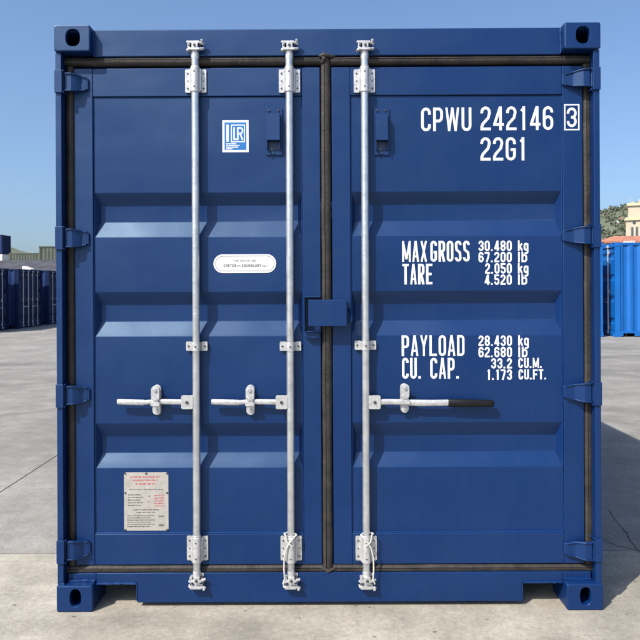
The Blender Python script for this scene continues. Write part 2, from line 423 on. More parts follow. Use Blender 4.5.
sill.box(X0+CW+.001, X1-CW-.001, CFR+0.0081, CFR+0.12, sz1-.012, sz1)
sill.box(xl1, xr0, CFR+0.0081, CFR+0.10, 0.02, 0.028)
sill.box(xl1, xl1+.008, CFR+0.0081, CFR+0.10, 0.029, zn)
sill.box(xr0-.008, xr0, CFR+0.0081, CFR+0.10, 0.029, zn)
sill.build('door_sill', nv, root, bevel=.0025, seg=2)
for (a, b) in ((X0+CW+.004, xl1-.002), (xr0+.002, X1-CW-.004)):
    MB().box(a, b, CFR+0.10, CFR+0.13, 0.10, zn+.02).build('fork_pocket_lining', nv, root, bevel=.002); MB().box(a, b, CFR+0.3, CFR+0.31, 0.03, zn+.03).build('fork_pocket_plate', nv, root, bevel=.002)
for (a, b) in ((X0+.036, X0+CW), (X1-CW, X1-.036)):
    MB().box(a, b, CFR, CFR+0.12, CHT+.001, sz1-.001).build('sill_end_plate', nv, root, bevel=.002)

wl = MB()
bead(wl, (X0+CW+.002, CFR-.001, hz0+.004), (X0+CW+.002, CFR-.001, HT-.012), .0048)
bead(wl, (X1-CW-.002, CFR-.001, hz0+.004), (X1-CW-.002, CFR-.001, HT-.012), .0050)
bead(wl, (X0+CW+.004, CFR-.001, zn+.001), (xl1-.004, CFR-.001, zn+.001), .0052)
bead(wl, (xr0+.004, CFR-.001, zn+.001), (X1-CW-.004, CFR-.001, zn+.001), .0052)
bead(wl, (xl1-.001, CFR-.001, .03), (xl1-.001, CFR-.001, zn), .0030); bead(wl, (xr0+.001, CFR-.001, .03), (xr0+.001, CFR-.001, zn), .0030)
for s_ in (-1, 1):
    bead(wl, (s_*1.186, .014, CHT+.002), (s_*1.214, .014, CHT+.002), .0050); bead(wl, (s_*1.06, CFR-.002, CHT+.003), (s_*1.18, CFR-.002, CHT+.003), .0050)
    bead(wl, (s_*1.192, .016, HT-CHT-.004), (s_*1.214, .016, HT-CHT-.004), .0035)
wl.build('weld_bead', M['weld'], root)['kind'] = 'stuff'
# front corner posts: outer flange, return into the door recess, back wall of the recess
hy = [(72.5, 91), (228.5, 247.5), (386, 405), (541.5, 560.5)]
HZ = [(Z_(60, b, .02), Z_(60, a, .02)) for a, b in hy]
zb, zt = CHT+.001, HT-CHT-.001
for sx in (-1, 1):
    q = lambda x: sx*x
    xo = -X0-.001; xi = 1.1905
    poly = [(xo, 0.012), (xi, 0.012), (xi, 0.020), (xi+.004, 0.110), (1.10, 0.116), (1.10, 0.145), (xo, 0.180)]
    mb = MB(); n = len(poly)
    vs = [(q(x), y, zb) for x, y in poly]+[(q(x), y, zt) for x, y in poly]
    mb.add(vs, [tuple(range(n)), tuple(range(n, 2*n))]+[(i, (i+1) % n, n+(i+1) % n, n+i) for i in range(n)])
    post = mb.build('corner_post', nv, root, bevel=.003)
    for (a, b) in HZ:
        lg = MB(); lg.box(q(xo+.001), q(xi-.006), 0.003, 0.0112, a-0.010, b+0.008)
        lg.box(q(xi-.0065), q(xi-.012), 0.008, 0.050, a-0.012, a-0.002)
        lg.box(q(xi-.0065), q(xi-.012), 0.008, 0.050, b+0.002, b+0.010)
        lg.build('hinge_lug', nv, post, bevel=.002)

# doors
def door(xf0, xf1, xp0, xp1, label):
    """leaf frame from xf0 to xf1, pressed panel between xp0 and xp1"""
    z0, z1 = Z_(328, 564.5, YD), Z_(328, 67.0, YD)
    zp0, zp1 = Z_(328, 532.8, YP), Z_(328, 96.0, YP)
    cx = 328
    def zz(py, y): return Z_(cx, py, y)
    fr = MB()
    fr.box(xf0, xp0, YD, YD+.05, z0, z1); fr.box(xp1, xf1, YD, YD+.05, z0, z1)
    fr.box(xp0+.0005, xp1-.0005, YD+.0006, YD+.049, zp1, z1-.0006); fr.box(xp0+.0005, xp1-.0005, YD+.0006, YD+.049, z0+.0006, zp0)
    d = fr.build('door', nv, root, bevel=.0035, seg=2); d['label'] = label
    # pressed panel: flat bands with three pressings, each a nest of rectangular loops with rounded folds
    e = .0024; a, b = xp0+e, xp1-e; sw = 0.022
    press = [(191.3, 205.8, 220.5, 237.3), (290.5, 304.8, 319.8, 336.6), (421.8, 436.3, 451.0, 468.2)]
    mb = MB(); ztop = zp1-e; vs = []; fs = []
    def V(x, y, z): vs.append((x, y, z)); return len(vs)-1
    q = .09
    def fold(t):                      # 0..1 slope with rounded ends
        if t < q: f = t*t/(2*q)
        elif t > 1-q: f = (1-q)-(1-t)*(1-t)/(2*q)
        else: f = t-q/2
        return f/(1-q)
    ts = [0, .03, .06, .09, .5, .91, .94, .97, 1.0]
    la, lb = V(a, YP, ztop), V(b, YP, ztop)
    for (p0, p1, p2, p3) in press:
        o0, o3 = zz(p0, YP), zz(p3, YP); i1, i2 = zz(p1, YI), zz(p2, YI); prev = None
        for t in ts:
            y = YP+(YI-YP)*fold(t); zt_ = o0+(i1-o0)*t; zb_ = o3+(i2-o3)*t
            ring = [V(a+sw*t, y, zt_), V(b-sw*t, y, zt_), V(b-sw*t, y, zb_), V(a+sw*t, y, zb_)]
            if prev:
                for k in range(4): fs.append((prev[k], prev[(k+1) % 4], ring[(k+1) % 4], ring[k]))
            else: fs.append((la, lb, ring[1], ring[0])); la, lb = ring[3], ring[2]
            prev = ring
        fs.append(tuple(prev))
    Y_, Z2 = V(a, YP, zp0+e), V(b, YP, zp0+e); fs.append((la, lb, Z2, Y_))
    mb.add(vs, fs)
    mb.build('door_panel', nv, d, angle=34)
    bk = MB(); bk.box(xp0+.0005, xp1-.0005, YD+.051, YD+.055, z0+.01, z1-.01); bk.build('inner_skin', nv, d, smooth=False)
    # sealant bead where the panel is welded into the frame
    bd = MB()
    for x in (xp0+.0025, xp1-.0025): bead(bd, (x, YP-.0003, zp0+.004), (x, YP-.0003, zp1-.004), .0026)
    bead(bd, (xp0+.004, YP-.0006, zp0+.003), (xp1-.004, YP-.0006, zp0+.003), .0055, .15)
    bd.build('weld_bead', M['weld'], d)
    return d
xL0 = X_(74.5, 310, YD); xL1 = X_(321.0, 310, YD); xR0 = X_(332.5, 310, YD); xR1 = X_(583.5, 310, YD)
pL0 = X_(94.0, 310, YP); pL1 = X_(303.0, 310, YP); pR0 = X_(351.0, 310, YP); pR1 = X_(562.5, 310, YP)
doorL = door(xL0, xL1, pL0, pL1, 'left door leaf with two upright rods and a small paper-white data plate')
doorR = door(xR0, xR1, pR0, pR1, 'right door leaf with white lettering and one black-gripped handle')

# rubber gaskets: ribbed half-round strips
def gasket(p0, p1, wd, proud=0.012):
    mb = MB(); p0, p1 = Vector(p0), Vector(p1); t = (p1-p0).normalized(); side = Vector((t.z, 0, -t.x))
    prof = [(-1, .012), (-1, 0.002), (-.86, -.0045), (-.55, -.0085), (-.35, -.0090), (-.30, -.0060), (-.22, -.0060), (-.16, -.0098), (.2, -.0098), (.5, -.0080), (.82, -.0035), (1, .003), (1, .012)]
    ln = (p1-p0).length; n = max(2, int(ln/0.045)); rings = []
    ph = random.uniform(0, 10)
    for k in range(n+1):
        c = p0.lerp(p1, k/n); wv = noise.noise(Vector((k*.31+ph, 0, 0)))*.0016; wq = 1+noise.noise(Vector((k*.23, ph, 0)))*.09
        rings.append([c+side*(u*wd/2*wq+wv)+Vector((0, y*proud/.0095+noise.noise(Vector((k*.4, ph, 3)))*.0006, 0)) for u, y in prof])
    mb.rings(rings); return mb
YG = YD+.004
zgt = (Z_(328, 55.8, YG)+Z_(328, 65.5, YG))/2; zgb = (Z_(328, 564.5, YG)+Z_(328, 572.5, YG))/2
xgl = (X_(67.0, 310, YG)+X_(74.5, 310, YG))/2; xgr = (X_(583.5, 310, YG)+X_(592.5, 310, YG))/2; xgc = (xL1+xR0)/2
GW = .038
gasket((xgl-.02, YG, zgt), (xgc-.022, YG, zgt), GW).build('door_gasket', M['rubber'], root)
gasket((xgc+.022, YG-.0005, zgt-.001), (xgr+.02, YG-.0005, zgt-.001), GW).build('door_gasket', M['rubber'], root)
gasket((xgl-.02, YG, zgb), (xgc-.022, YG, zgb), .037).build('door_gasket', M['rubber'], root)
gasket((xgc+.022, YG, zgb-.001), (xgr+.02, YG, zgb-.001), .037).build('door_gasket', M['rubber'], root)
gasket((xgl, YG+.004, zgb+.02), (xgl, YG+.004, zgt-.022), .038).build('door_gasket', M['rubber'], root)
gasket((xgr, YG+.004, zgb+.02), (xgr, YG+.004, zgt-.022), .040).build('door_gasket', M['rubber'], root)
gasket((xgc, YG-.001, zgb-.012), (xgc, YG-.001, zgt+.008), .046).build('door_gasket', M['rubber'], root)
# crumpled flap ends of the middle gasket at head and foot
fl = MB(); fl.tube([(xgc-.03, YG-.010, zgt+.016), (xgc-.008, YG-.016, zgt+.022), (xgc+.03, YG-.012, zgt+.016), (xgc+.05, YG-.008, zgt+.019)], [.006, .010, .007, .003], 8)
fl.tube([(xgc-.02, YG-.010, zgt-.015), (xgc-.005, YG-.016, zgt+.004), (xgc-.022, YG-.010, zgt+.022)], [.006, .011, .004], 8)
fl.build('gasket_flap', M['rubber'], root)
fl = MB(); fl.tube([(xgc-.03, YG-.010, zgb+.010), (xgc, YG-.015, zgb-.006), (xgc+.035, YG-.010, zgb+.008)], [.005, .010, .005], 8)
fl.build('gasket_flap', M['rubber'], root)

# hinges
def hinge(sx, z0, z1, parent):
    zc = (z0+z1)/2; h = (z1-z0)/2
    e = 1.082 if sx < 0 else 1.063
    prof = [(1.1900, .030, .98), (1.178, .020, 1.0), (1.150, .020, .98), (1.132, .028, .93), (1.112, .044, .84), (1.092, .0465, .72), (e+.012, .0470, .66), (e+.003, .0480, .60), (e, .052, .50)]
    mb = MB(); rings = []
    t = .012
    for (x, y, k) in prof:
        rings.append([(sx*x, y, zc+h*k), (sx*x, y, zc-h*k), (sx*x, y+t, zc-h*k), (sx*x, y+t, zc+h*k)])
    mb.rings(rings)
    # raised flanges along the upper and lower edges
    for s in (1, -1):
        rr = []
        for (x, y, k) in prof[1:7]:
            zt_ = zc+s*h*k; rr.append([(sx*x, y-.006, zt_), (sx*x, y-.006, zt_-s*.006), (sx*x, y-.0004, zt_-s*.006), (sx*x, y-.0004, zt_)])
        mb.rings(rr)
    mb.rings([[(sx*(1.192+.0115*math.cos(a*math.pi/6)), .034+.0115*math.sin(a*math.pi/6), z) for a in range(12)] for z in (z0-.001, z1+.001)])
    o = mb.build('hinge', nv, parent, bevel=.0022); return o
for (a, b) in HZ: hinge(-1, a, b, doorL)
HZR = [(Z_(598, d, .02), Z_(598, c, .02)) for c, d in ((68.5, 86.5), (226, 244), (383, 402.5), (542, 560.5))]
for (a, b) in HZR: hinge(1, a, b, doorR)

# ------------------------------------------------ lock rods
ST, ZN = M['steel'], M['zinc']
def capsule(cx, cz, w_, h_, n=8):
    r = w_/2; pts = []
    for k in range(n+1): a = math.pi*k/n; pts.append((cx+r*math.cos(a), cz+h_/2-r+r*math.sin(a)))
    for k in range(n+1): a = math.pi+math.pi*k/n; pts.append((cx+r*math.cos(a), cz-h_/2+r+r*math.sin(a)))
    return pts
def rrect(x0, x1, z0, z1, r, n=3):
    pts = []
    for (cx, cz, a0) in ((x1-r, z1-r, 0), (x0+r, z1-r, 90), (x0+r, z0+r, 180), (x1-r, z0+r, 270)):
        for k in range(n+1): a = R(a0+90*k/n); pts.append((cx+r*math.cos(a), cz+r*math.sin(a)))
    return pts
def lock_rod(pxt, pxb, label, hside, grip, tie=False):
    """pxt, pxb: the rod's x in the photograph near its head and foot"""
    xt = X_(pxt, 80, YR); xb = X_(pxb, 550, YR)
    zt_, zb_ = Z_(pxt, 40.5, YR), Z_(pxb, 588, YR)
    XZ = lambda z: xb+(xt-xb)*(z-zb_)/(zt_-zb_)
    x = lambda z=1.3: XZ(z)
    mb = MB(); n = 40
    mb.tube([(XZ(zb_+.03+(zt_-zb_-.06)*k/n), YR, zb_+.03+(zt_-zb_-.06)*k/n) for k in range(n+1)], .0170, 20)
    rod = mb.build('lock_rod', ST, root); rod['label'] = label
    # head and foot bearing brackets
    for (pa, pb) in ((67.5, 92.5), (536.5, 562.5)):
        z0, z1 = Z_(pxt, pb, YR), Z_(pxt, pa, YR); xm = x((z0+z1)/2); bk = MB()
        for s in (-1, 1):
            bk.prism(rrect(xm+(s*.034)-.0145, xm+(s*.034)+.0145, z0+.003, z1-.003, .006), YD-.0065, YD-.0005)
            bk.box(xm+s*.020, xm+s*.026, YR-.004, YD-.0066, z0+.006, z1-.006)
        bk.tube([(xm, YR, z0), (xm, YR, z0+.004), (xm, YR, z1-.004), (xm, YR, z1)], [.0205, .0222, .0222, .0205], 20)
        bk.tube([(xm, YR, z1), (xm, YR, z1+.006)], .0195, 20)
        bk.m = 1
        for k, zf in enumerate((.2, .5, .8)):
            for s in (-1, 1): bk.cyl((xm+s*.036, z0+(z1-z0)*zf), .0042 if zf != .5 else .003, YD-.010, YD-.0066, 8)
        for zf in (.2, .8): bk.cyl((xm-.001, z0+(z1-z0)*zf), .0038, YR-.0245, YR-.0215, 8)
        bk.build('rod_bracket', [ZN, M['bolt']], rod, bevel=.0012, seg=1)
    # middle guide
    gm = 345.5 if pxt > 340 else 346.5
    z0, z1 = Z_(pxt, gm+4.6, YR), Z_(pxt, gm-4.6, YR); xm = x((z0+z1)/2); g = MB()
    for s in (-1, 1):
        g.prism(rrect(xm+s*.0345-.014, xm+s*.0345+.014, z0, z1, .004), YD-.0055, YD-.0005)
    g.rings([[(xm+dx, y, z) for z, dx, y in ((z0+.001, -.0215+k*.0, YD-.006), (z1-.001, -.0215, YD-.006), (z1-.001, -.019, YD-.003), (z0+.001, -.019, YD-.003))] for k in (0, 1)][:1]*1+[[(xm+.021*math.sin(R(a)), YR-.021*math.cos(R(a)), z0+.001) if i == 0 else (xm+.021*math.sin(R(a)), YR-.021*math.cos(R(a)), z1-.001) if i == 1 else (xm+.018*math.sin(R(a)), YR-.018*math.cos(R(a)), z1-.001) if i == 2 else (xm+.018*math.sin(R(a)), YR-.018*math.cos(R(a)), z0+.001) for i in range(4)] for a in range(-90, 91, 15)])
    g.m = 1
    for s in (-1, 1): g.cyl((xm+s*.037, (z0+z1)/2), .0045, YD-.0085, YD-.0056, 8)
    g.cyl((xm, (z0+z1)/2), .004, YR-.0235, YR-.0205, 8)
    g.build('rod_guide', [ZN, M['bolt']], rod)
    # cams at head and foot with their keepers
    for (zc, s) in ((Z_(pxt, 49, YR), 1), (Z_(pxb, 580.5, YR), -1)):
        xm = x(zc); c = MB()
        c.tube([(xm, YR, zc-s*.045), (xm, YR, zc-s*.012), (xm, YR, zc-s*.010), (xm, YR, zc+s*.026)], [.0180, .0185, .0140, .0140], 16)
        # forked cam plates with hooked ends
        for (dz, hk) in ((s*-.006, 1), (s*.024, -1)):
            c.prism(rrect(xm-.028, xm+.024, zc+dz-.0055, zc+dz+.0055, .004), YR-.026, YR+.006)
            c.tube([(xm+.020, YR-.018, zc+dz), (xm+.036, YR-.012, zc+dz+hk*.003), (xm+.041, YR-.010, zc+dz+hk*.006)], [.0065, .0070, .0055], 8)
            c.tube([(xm-.020, YR-.018, zc+dz), (xm-.031, YR-.016, zc+dz-hk*.003), (xm-.033, YR-.004, zc+dz-hk*.006)], [.0065, .006, .005], 8)
        c.box(xm-.011, xm+.016, YR-.0255, YR-.014, zc-.006, zc+.024)
        c.tube([(xm, YR, zc+s*.0262), (xm, YR, zc+s*.034)], [.0155, .0120], 12)
        c.tube([(xm+.030, YR-.020, zc+s*.030), (xm+.038, YR-.018, zc+s*.033)], [.0075, .0065], 10)
        c.box(xm-.030, xm-.019, YR-.022, YR+.012, zc-.004, zc+.022)
        c.m = 1; c.cyl((xm+.002, zc+.009), .0065, YR-.031, YR-.0262, 8); c.cyl((xm-.023, zc+.009), .004, YR-.0255, YR-.0222, 8)
        c.box(xm+.017, xm+.030, YR-.010, YR+.006, zc-.001, zc+.019)
        c.build('locking_cam', [ZN, M['bolt']], rod, bevel=.0012, seg=1)
        k = MB(); yk = CFR-.0005
        k.prism(rrect(xm-.016, xm+.030, zc-.019, zc+.034, .004), yk-.005, yk)
        k.box(xm+.008, xm+.029, yk-.020, yk-.0051, zc+.002, zc+.013)
        k.box(xm+.008, xm+.029, yk-.020, yk-.0051, zc-.017, zc-.011)
        k.build('cam_keeper', ZN if s < 0 else nv, root, bevel=.001, seg=1)
    # handle
    zh = Z_(pxt, 402.3, YR-.01); xm = x(zh); s = hside
    hub = MB()
    hub.prism(rrect(min(xm+s*.012, xm+s*.066), max(xm+s*.012, xm+s*.066), zh-.031, zh+.031, .007), YR-.014, YR-.0085)
    hub.prism(rrect(min(xm+s*.012, xm+s*.066), max(xm+s*.012, xm+s*.066), zh-.029, zh+.029, .007), YR+.003, YR+.009)
    hub.box(xm+s*.013, xm+s*.028, YR-.0083, YR+.0028, zh-.028, zh+.028)
    hub.m = 1; hub.cyl((xm+s*.040, zh), .0075, YR-.019, YR-.0142, 8)
    hub.build('handle_hub', [ZN, M['bolt']], rod, bevel=.0015, seg=1)
    hd = MB()
    if s < 0:
        cxx = xm-.182
        sec = [(.050, .0120, 0, .0045), (.10, .0125, .001, .0045), (.140, .0125, .002, .005), (.165, .0110, .003, .0045), (.206, .0105, .001, .005), (.230, .0110, -.001, .006), (.240, .0130, -.001, .0065), (.300, .0135, .001, .0065), (.352, .0125, .003, .006), (.356, .0095, .003, .004)]
    else:
        cxx = xm+.176
        sec = [(.050, .0130, 0, .0045), (.10, .0130, .001, .0045), (.150, .0130, .000, .005), (.20, .0140, -.003, .005), (.240, .0148, -.005, .0055), (.30, .0140, -.005, .0055), (.376, .0140, -.004, .0055)]
    def bar(sec, yoff=0.0):
        rr = []
        for (d, hh, dz, th) in sec:
            yy = YR-.004-yoff-(.002 if d > .22 else .0)
            X = xm+s*d; Z = zh+dz; b = min(hh*.4, th*.7)
            rr.append([(X, yy-th, Z+hh-b), (X, yy-th+b, Z+hh), (X, yy+th-b, Z+hh), (X, yy+th, Z+hh-b), (X, yy+th, Z-hh+b), (X, yy+th-b, Z-hh), (X, yy-th+b, Z-hh), (X, yy-th, Z-hh+b)])
        return rr
    hd.rings(bar(sec))
    if s > 0:
        hd.m = 1; hd.rings(bar([(.370, .0165, -.005, .0085), (.373, .0175, -.005, .0095), (.46, .0175, -.007, .0095), (.560, .0165, -.009, .0095), (.572, .0155, -.009, .0080), (.575, .010, -.009, .005)]))
    hd.build('door_handle', [ZN, M['black']], rod, angle=50)
    ct = MB()
    hz = zh+.010 if s < 0 else zh+.018
    ct.prism(capsule(cxx, hz-.004, .037, .138 if s < 0 else .132), YD-.002, YP-.0005)
    ct.prism(capsule(cxx, hz+.030, .038, .070), YR-.016, YR-.011)
    ct.prism(capsule(cxx, hz-.038, .036, .062), YR+.004, YR+.009)
    ct.box(cxx-.010, cxx+.010, YR-.0108, YD-.0021, hz+.024, hz+.052)
    ct.box(cxx-.012, cxx+.012, YR+.0092, YD-.0021, hz-.062, hz-.030)
    ct.prism(rrect(cxx-.021, cxx+.021, hz-.026, hz-.006, .006), YR-.020, YR-.014)
    ct.m = 1
    ct.cyl((cxx, hz+.046), .0085, YR-.022, YR-.0162, 10); ct.cyl((cxx+.002, hz-.050), .0075, YR-.002, YR+.0038, 10)
    ct.m = 0; ct.tube([(cxx-.010, YR-.018, hz+.016), (cxx+.004, YR-.022, hz+.004), (cxx+.013, YR-.018, hz-.006)], .0045, 8)
    ct.build('handle_catch', [ZN, ST], rod, bevel=.0012, seg=1)
    if tie:
        zt0 = Z_(pxt, 533, YR); zt1 = Z_(pxt, 584, YR); t = MB(); sd = -1 if pxt < 320 else 1; xm = x(zt0)
        t.tube([(xm-sd*.026, YR-.012, zt0-.004), (xm-sd*.012, YR-.025, zt0-.012), (xm+sd*.008, YR-.026, zt0-.040), (xm+sd*.020, YR-.026, zt0-.060), (xm+sd*.029, YR-.024, zt0-.10), (xm+sd*.031, YR-.022, zt0-.15), (xm+sd*.028, YR-.020, zt1+.03), (xm+sd*.036, YR-.018, zt1+.008)], .0038, 7)
        t.tube([(xm+sd*.030, YR-.012, zt0+.002), (xm+sd*.022, YR-.023, zt0-.003), (xm+sd*.018, YR-.026, zt0-.030), (xm-sd*.006, YR-.028, zt0-.050)], .0035, 7)
        t.tube([(xm-sd*.026, YR-.012, zt0-.004), (xm-sd*.0, YR+.024, zt0+.0), (xm+sd*.030, YR-.012, zt0+.002)], .0035, 7)
        t.build('seal_tie', M['tie'], rod)
    return rod
lock_rod(195.1, 196.8, 'leftmost upright galvanised locking rod with short bare handle', -1, False)
lock_rod(289.3, 291.0, 'middle upright galvanised locking rod with plastic tie at its foot', -1, False, tie=True)
lock_rod(364.6, 366.4, 'right-hand upright galvanised locking rod with black-gripped handle', 1, True, tie=True)

# ------------------------------------------------ vent covers
def vent(px0, px1, parent):
    x0, x1 = X_(px0, 130, YP), X_(px1, 130, YP); z1, z0 = Z_(px0, 108, YP), Z_(px0, 155.5, YP)
    mb = MB(); mb.prism(rrect(x0, x1, z0, z1, .006), YP-.0075, YP-.0003)
    a, b = x0+.009, x1-.009; zt_, zb_ = z1-.030, z0+.020; zo = z0+.062
    # hood: side profile slopes out, open downwards
    vs = []
    yo = YP-.0077
    mb.rings([[(a, yo, zt_), (b, yo, zt_), (b, yo-.026, zt_-.007), (a, yo-.026, zt_-.007)], [(a, yo, zo), (b, yo, zo), (b, yo-.031, zo), (a, yo-.031, zo)]])
    mb.box(a, a+.003, yo-.020, yo-.0002, zb_, zo-.0002); mb.box(b-.003, b, yo-.020, yo-.0002, zb_, zo-.0002)
    mb.m = 1
    mb.box(a+.0032, b-.0032, yo-.003, yo-.0002, zb_, zo-.0003)
    mb.cyl((x0+.017, z1-.014), .0065, YP-.0115, YP-.0077, 10); mb.cyl((x1-.017, z1-.014), .0065, YP-.0115, YP-.0077, 10); mb.cyl(((x0+x1)/2, z0+.010), .0055, YP-.0115, YP-.0077, 10)
    return mb.build('vent_cover', [nv, M['vent_dark']], parent, bevel=.0015, seg=1)
M['vent_dark'] = mat('vent_grille_paint', (0.010, 0.022, 0.06, 1), 0.5)
vent(265.3, 282.3, doorL); vent(373.5, 389.3, doorR)

# ------------------------------------------------ security lock box across the two leaves
lbx0, lbx1 = X_(308.3, 313, .0), X_(346.8, 313, .0); lz1, lz0 = Z_(327, 299.8, .0), Z_(327, 326.3, .0)
lb = MB(); lb.box(lbx0, lbx1, -.002, .004, lz0, lz1); lb.box(lbx0, lbx1, .0041, .052, lz1-.005, lz1); lb.box(lbx1-.005, lbx1, .0041, .052, lz0, lz1-.0051)
lb.box(lbx0+.04, lbx1-.006, .0041, .050, lz0+.0, lz0+.005)
lockbox = lb.build('lock_box', nv, root, bevel=.0025)
cp = MB(); cx0, cx1 = X_(303.8, 313, YD), X_(321, 313, YD); cz1, cz0 = Z_(310, 296.0, YD), Z_(310, 338.0, YD)
cp.box(cx0, cx0+.006, .012, YD-.0005, lz0-.022, cz1); cp.box(cx0+.0061, cx1-.004, .012, YD-.0005, cz1-.006, cz1)
cp.box(cx0+.0061, cx1-.004, .020, YD-.0005, lz0-.028, lz0-.022)
cp.prism([(cx0+.02, cz0), (cx1-.006, cz0), (cx1-.006, lz0-.029), (cx0+.002, lz0-.029), (cx0+.002, cz0+.012)], .034, YD-.0005)
cp.build('lock_box_cup', nv, root, bevel=.002)
hk = MB(); hx = X_(350.5, 315, .03)
hk.tube([(hx-.006, YD-.002, lz0+.075), (hx, .034, lz0+.060), (hx+.004, .026, lz0+.040), (hx+.002, .022, lz0+.022), (hx-.008, .024, lz0+.016)], [.006, .006, .0055, .005, .004], 8)
hk.build('lock_box_hook', nv, root)

# ------------------------------------------------ stroke lettering
def arc(cx, cy, rx, ry, a0, a1, n=9):
    return [(cx+rx*math.cos(R(a0+(a1-a0)*k/n)), cy+ry*math.sin(R(a0+(a1-a0)*k/n))) for k in range(n+1)]
def glyph(c, w, h, t):
    """strokes (centre lines) of a character in a w x h cell with stroke width t"""
    l, r, b, T = t/2, w-t/2, t/2, h-t/2; rx = (w-t)/2; ry = min(rx*1.15, (h-t)/4); m = h/2; cx = w/2
    top = lambda a0=0, a1=180: arc(cx, T-ry, rx, ry, a0, a1)
    bot = lambda a0=180, a1=360: arc(cx, b+ry, rx, ry, a0, a1)
    if c in 'O0': return [top()+bot()+[(r, T-ry)]]
    if c == 'C': return [[(r, T-ry-.07*h)]+top()+bot()+[(r, b+ry+.07*h)]]
    if c == 'G': return [[(r, T-ry-.06*h)]+top()+bot()+[(r, m-.04*h), (cx-.02*w, m-.04*h)]]
    if c == 'U': return [[(l, h)]+bot()+[(r, h)]]
    if c == 'P': return [[(l, 0), (l, h)], [(l, T)]+arc(r-rx*.9, T-ry, rx*.9, ry, 90, 0, 6)+arc(r-rx*.9, m+ry*.6, rx*.9, ry, 0, -90, 6)+[(l, m-ry*.4)]]
    if c == 'R': return [[(l, 0), (l, h)], [(l, T)]+arc(r-rx*.9, T-ry, rx*.9, ry, 90, 0, 6)+arc(r-rx*.9, m+ry, rx*.9, ry, 0, -90, 6)+[(l, m)], [(cx*.95, m), (r+.02*w, 0)]]
    if c == 'B': return [[(l, 0), (l, h)], [(l, T)]+arc(r-rx, T-ry, rx, ry, 90, 0, 6)+arc(r-rx, m+ry, rx, ry, 0, -90, 6)+[(l, m)], [(l, b)]+arc(r-rx, b+ry, rx, ry, -90, 0, 6)+arc(r-rx, m-ry, rx, ry, 0, 90, 6)]
    if c == 'D': return [[(l, 0), (l, h)], [(l, T)]+arc(r-rx*.9, T-ry, rx*.9, ry, 90, 0, 6)+arc(r-rx*.9, b+ry, rx*.9, ry, 0, -90, 6)+[(l, b)]]
    if c == 'Q': return [top()+bot()+[(r, T-ry)], [(cx, h*.28), (r+.04*w, 0)]]
    if c == 'L': return [[(l, h), (l, b), (w, b)]]
    if c == 'T': return [[(0, T), (w, T)], [(cx, T), (cx, 0)]]
    if c == 'E': return [[(w, T), (l, T), (l, b), (w, b)], [(l, m), (w*.88, m)]]
    if c == 'F': return [[(w, T), (l, T), (l, 0)], [(l, m), (w*.88, m)]]
    if c == 'I' or c == 'l': return [[(cx, 0), (cx, h)]]
    if c == 'A': return [[(l*.9, 0), (cx-.02*w, h)], [(cx+.02*w, h), (w-l*.9, 0)], [(w*.24, h*.26), (w*.76, h*.26)]]
    if c == 'X': return [[(l, 0), (r, h)], [(l, h), (r, 0)]]
    if c == 'Y': return [[(l, h), (cx, m*.92)], [(r, h), (cx, m*.92)], [(cx, m), (cx, 0)]]
    if c == 'V': return [[(l, h), (cx, 0)], [(cx, 0), (r, h)]]
    if c == 'W': return [[(l, h), (w*.27, 0)], [(w*.27, 0), (cx, h)], [(cx, h), (w*.73, 0)], [(w*.73, 0), (r, h)]]
    if c == 'M': return [[(l, 0), (l, h)], [(r, 0), (r, h)], [(l, h*.97), (cx, h*.12)], [(cx, h*.12), (r, h*.97)]]
    if c == 'N': return [[(l, 0), (l, h)], [(r, 0), (r, h)], [(l, h), (r, 0)]]
    if c == 'S': return [[(r, T-ry-.03*h)]+top(0, 180)+[(l+.02*w, T-ry-.06*h)]+[(cx-.25*w, m+.07*h), (cx+.25*w, m-.07*h)]+[(r-.02*w, b+ry+.06*h)]+list(reversed(bot(180, 360)))+[(l, b+ry+.03*h)]]
    if c == '1': return [[(cx+.06*w, 0), (cx+.06*w, h)], [(cx+.06*w, h-t*.6), (cx-.22*w, h*.80)]]
    if c == '2': return [[(l, T-ry-.04*h)]+list(reversed(top(0, 180)))+[(r-.01*w, T-ry-.05*h), (r-.12*w, m+.02*h), (l+.12*w, m-.22*h), (l, b+.10*h), (l, b), (w, b)]]
    if c == '3': return [[(l, T-ry-.03*h)]+list(reversed(top(0, 180)))+arc(r-rx*.8, m+ry*.95, rx*.8, ry*.95, 0, -90, 5)+[(cx*.85, m)], [(cx*.9, m+.003)]+arc(r-rx*.8, m-ry*.95, rx*.8, ry*.95, 90, 0, 5)+list(reversed(bot(180, 360)))+[(l, b+ry+.03*h)]]
    if c == '4': return [[(r-.18*w, 0), (r-.18*w, h)], [(r-.2*w, h*.98), (l, h*.27)], [(0, h*.24), (w, h*.24)]]
    if c == '5': return [[(w*.95, T), (l, T), (l, m+.04*h)], [(l, m+.06*h)]+arc(cx, m+.06*h-ry*.9, rx, ry, 130, 0, 7)+list(reversed(bot(180, 360)))+[(l, b+ry+.03*h)]]
    if c == '6': return [[(r, T-ry-.02*h)]+top()+bot()+[(r, m+.06*h-ry)], arc(cx, m+.06*h-ry, rx, ry, 0, 165, 8)]
    if c == '9': return [[(l, b+ry+.02*h)]+bot()+top()+arc(cx, m-.06*h+ry, rx, ry, 180, 350, 8)]
    if c == '7': return [[(0, T), (w-t*.3, T)], [(r, T), (r-.12*w, m+.05*h), (cx-.12*w, 0)]]
    if c == '8': return [top()+arc(cx, m+.01*h+ry*.9, rx, ry*.9, 180, 360)+[(r, T-ry)], arc(cx, m-.01*h-ry*.9, rx, ry*.9, 0, 180)+bot()+[(r, m-.01*h-ry*.9)]]
    if c == '.': return [[(0, t*.52), (t*1.04, t*.52)]]
    if c == 'k': return [[(l, 0), (l, h)], [(l, h*.30), (w-t*.4, h*.70)], [(w*.42, h*.44), (w-t*.35, 0)]]
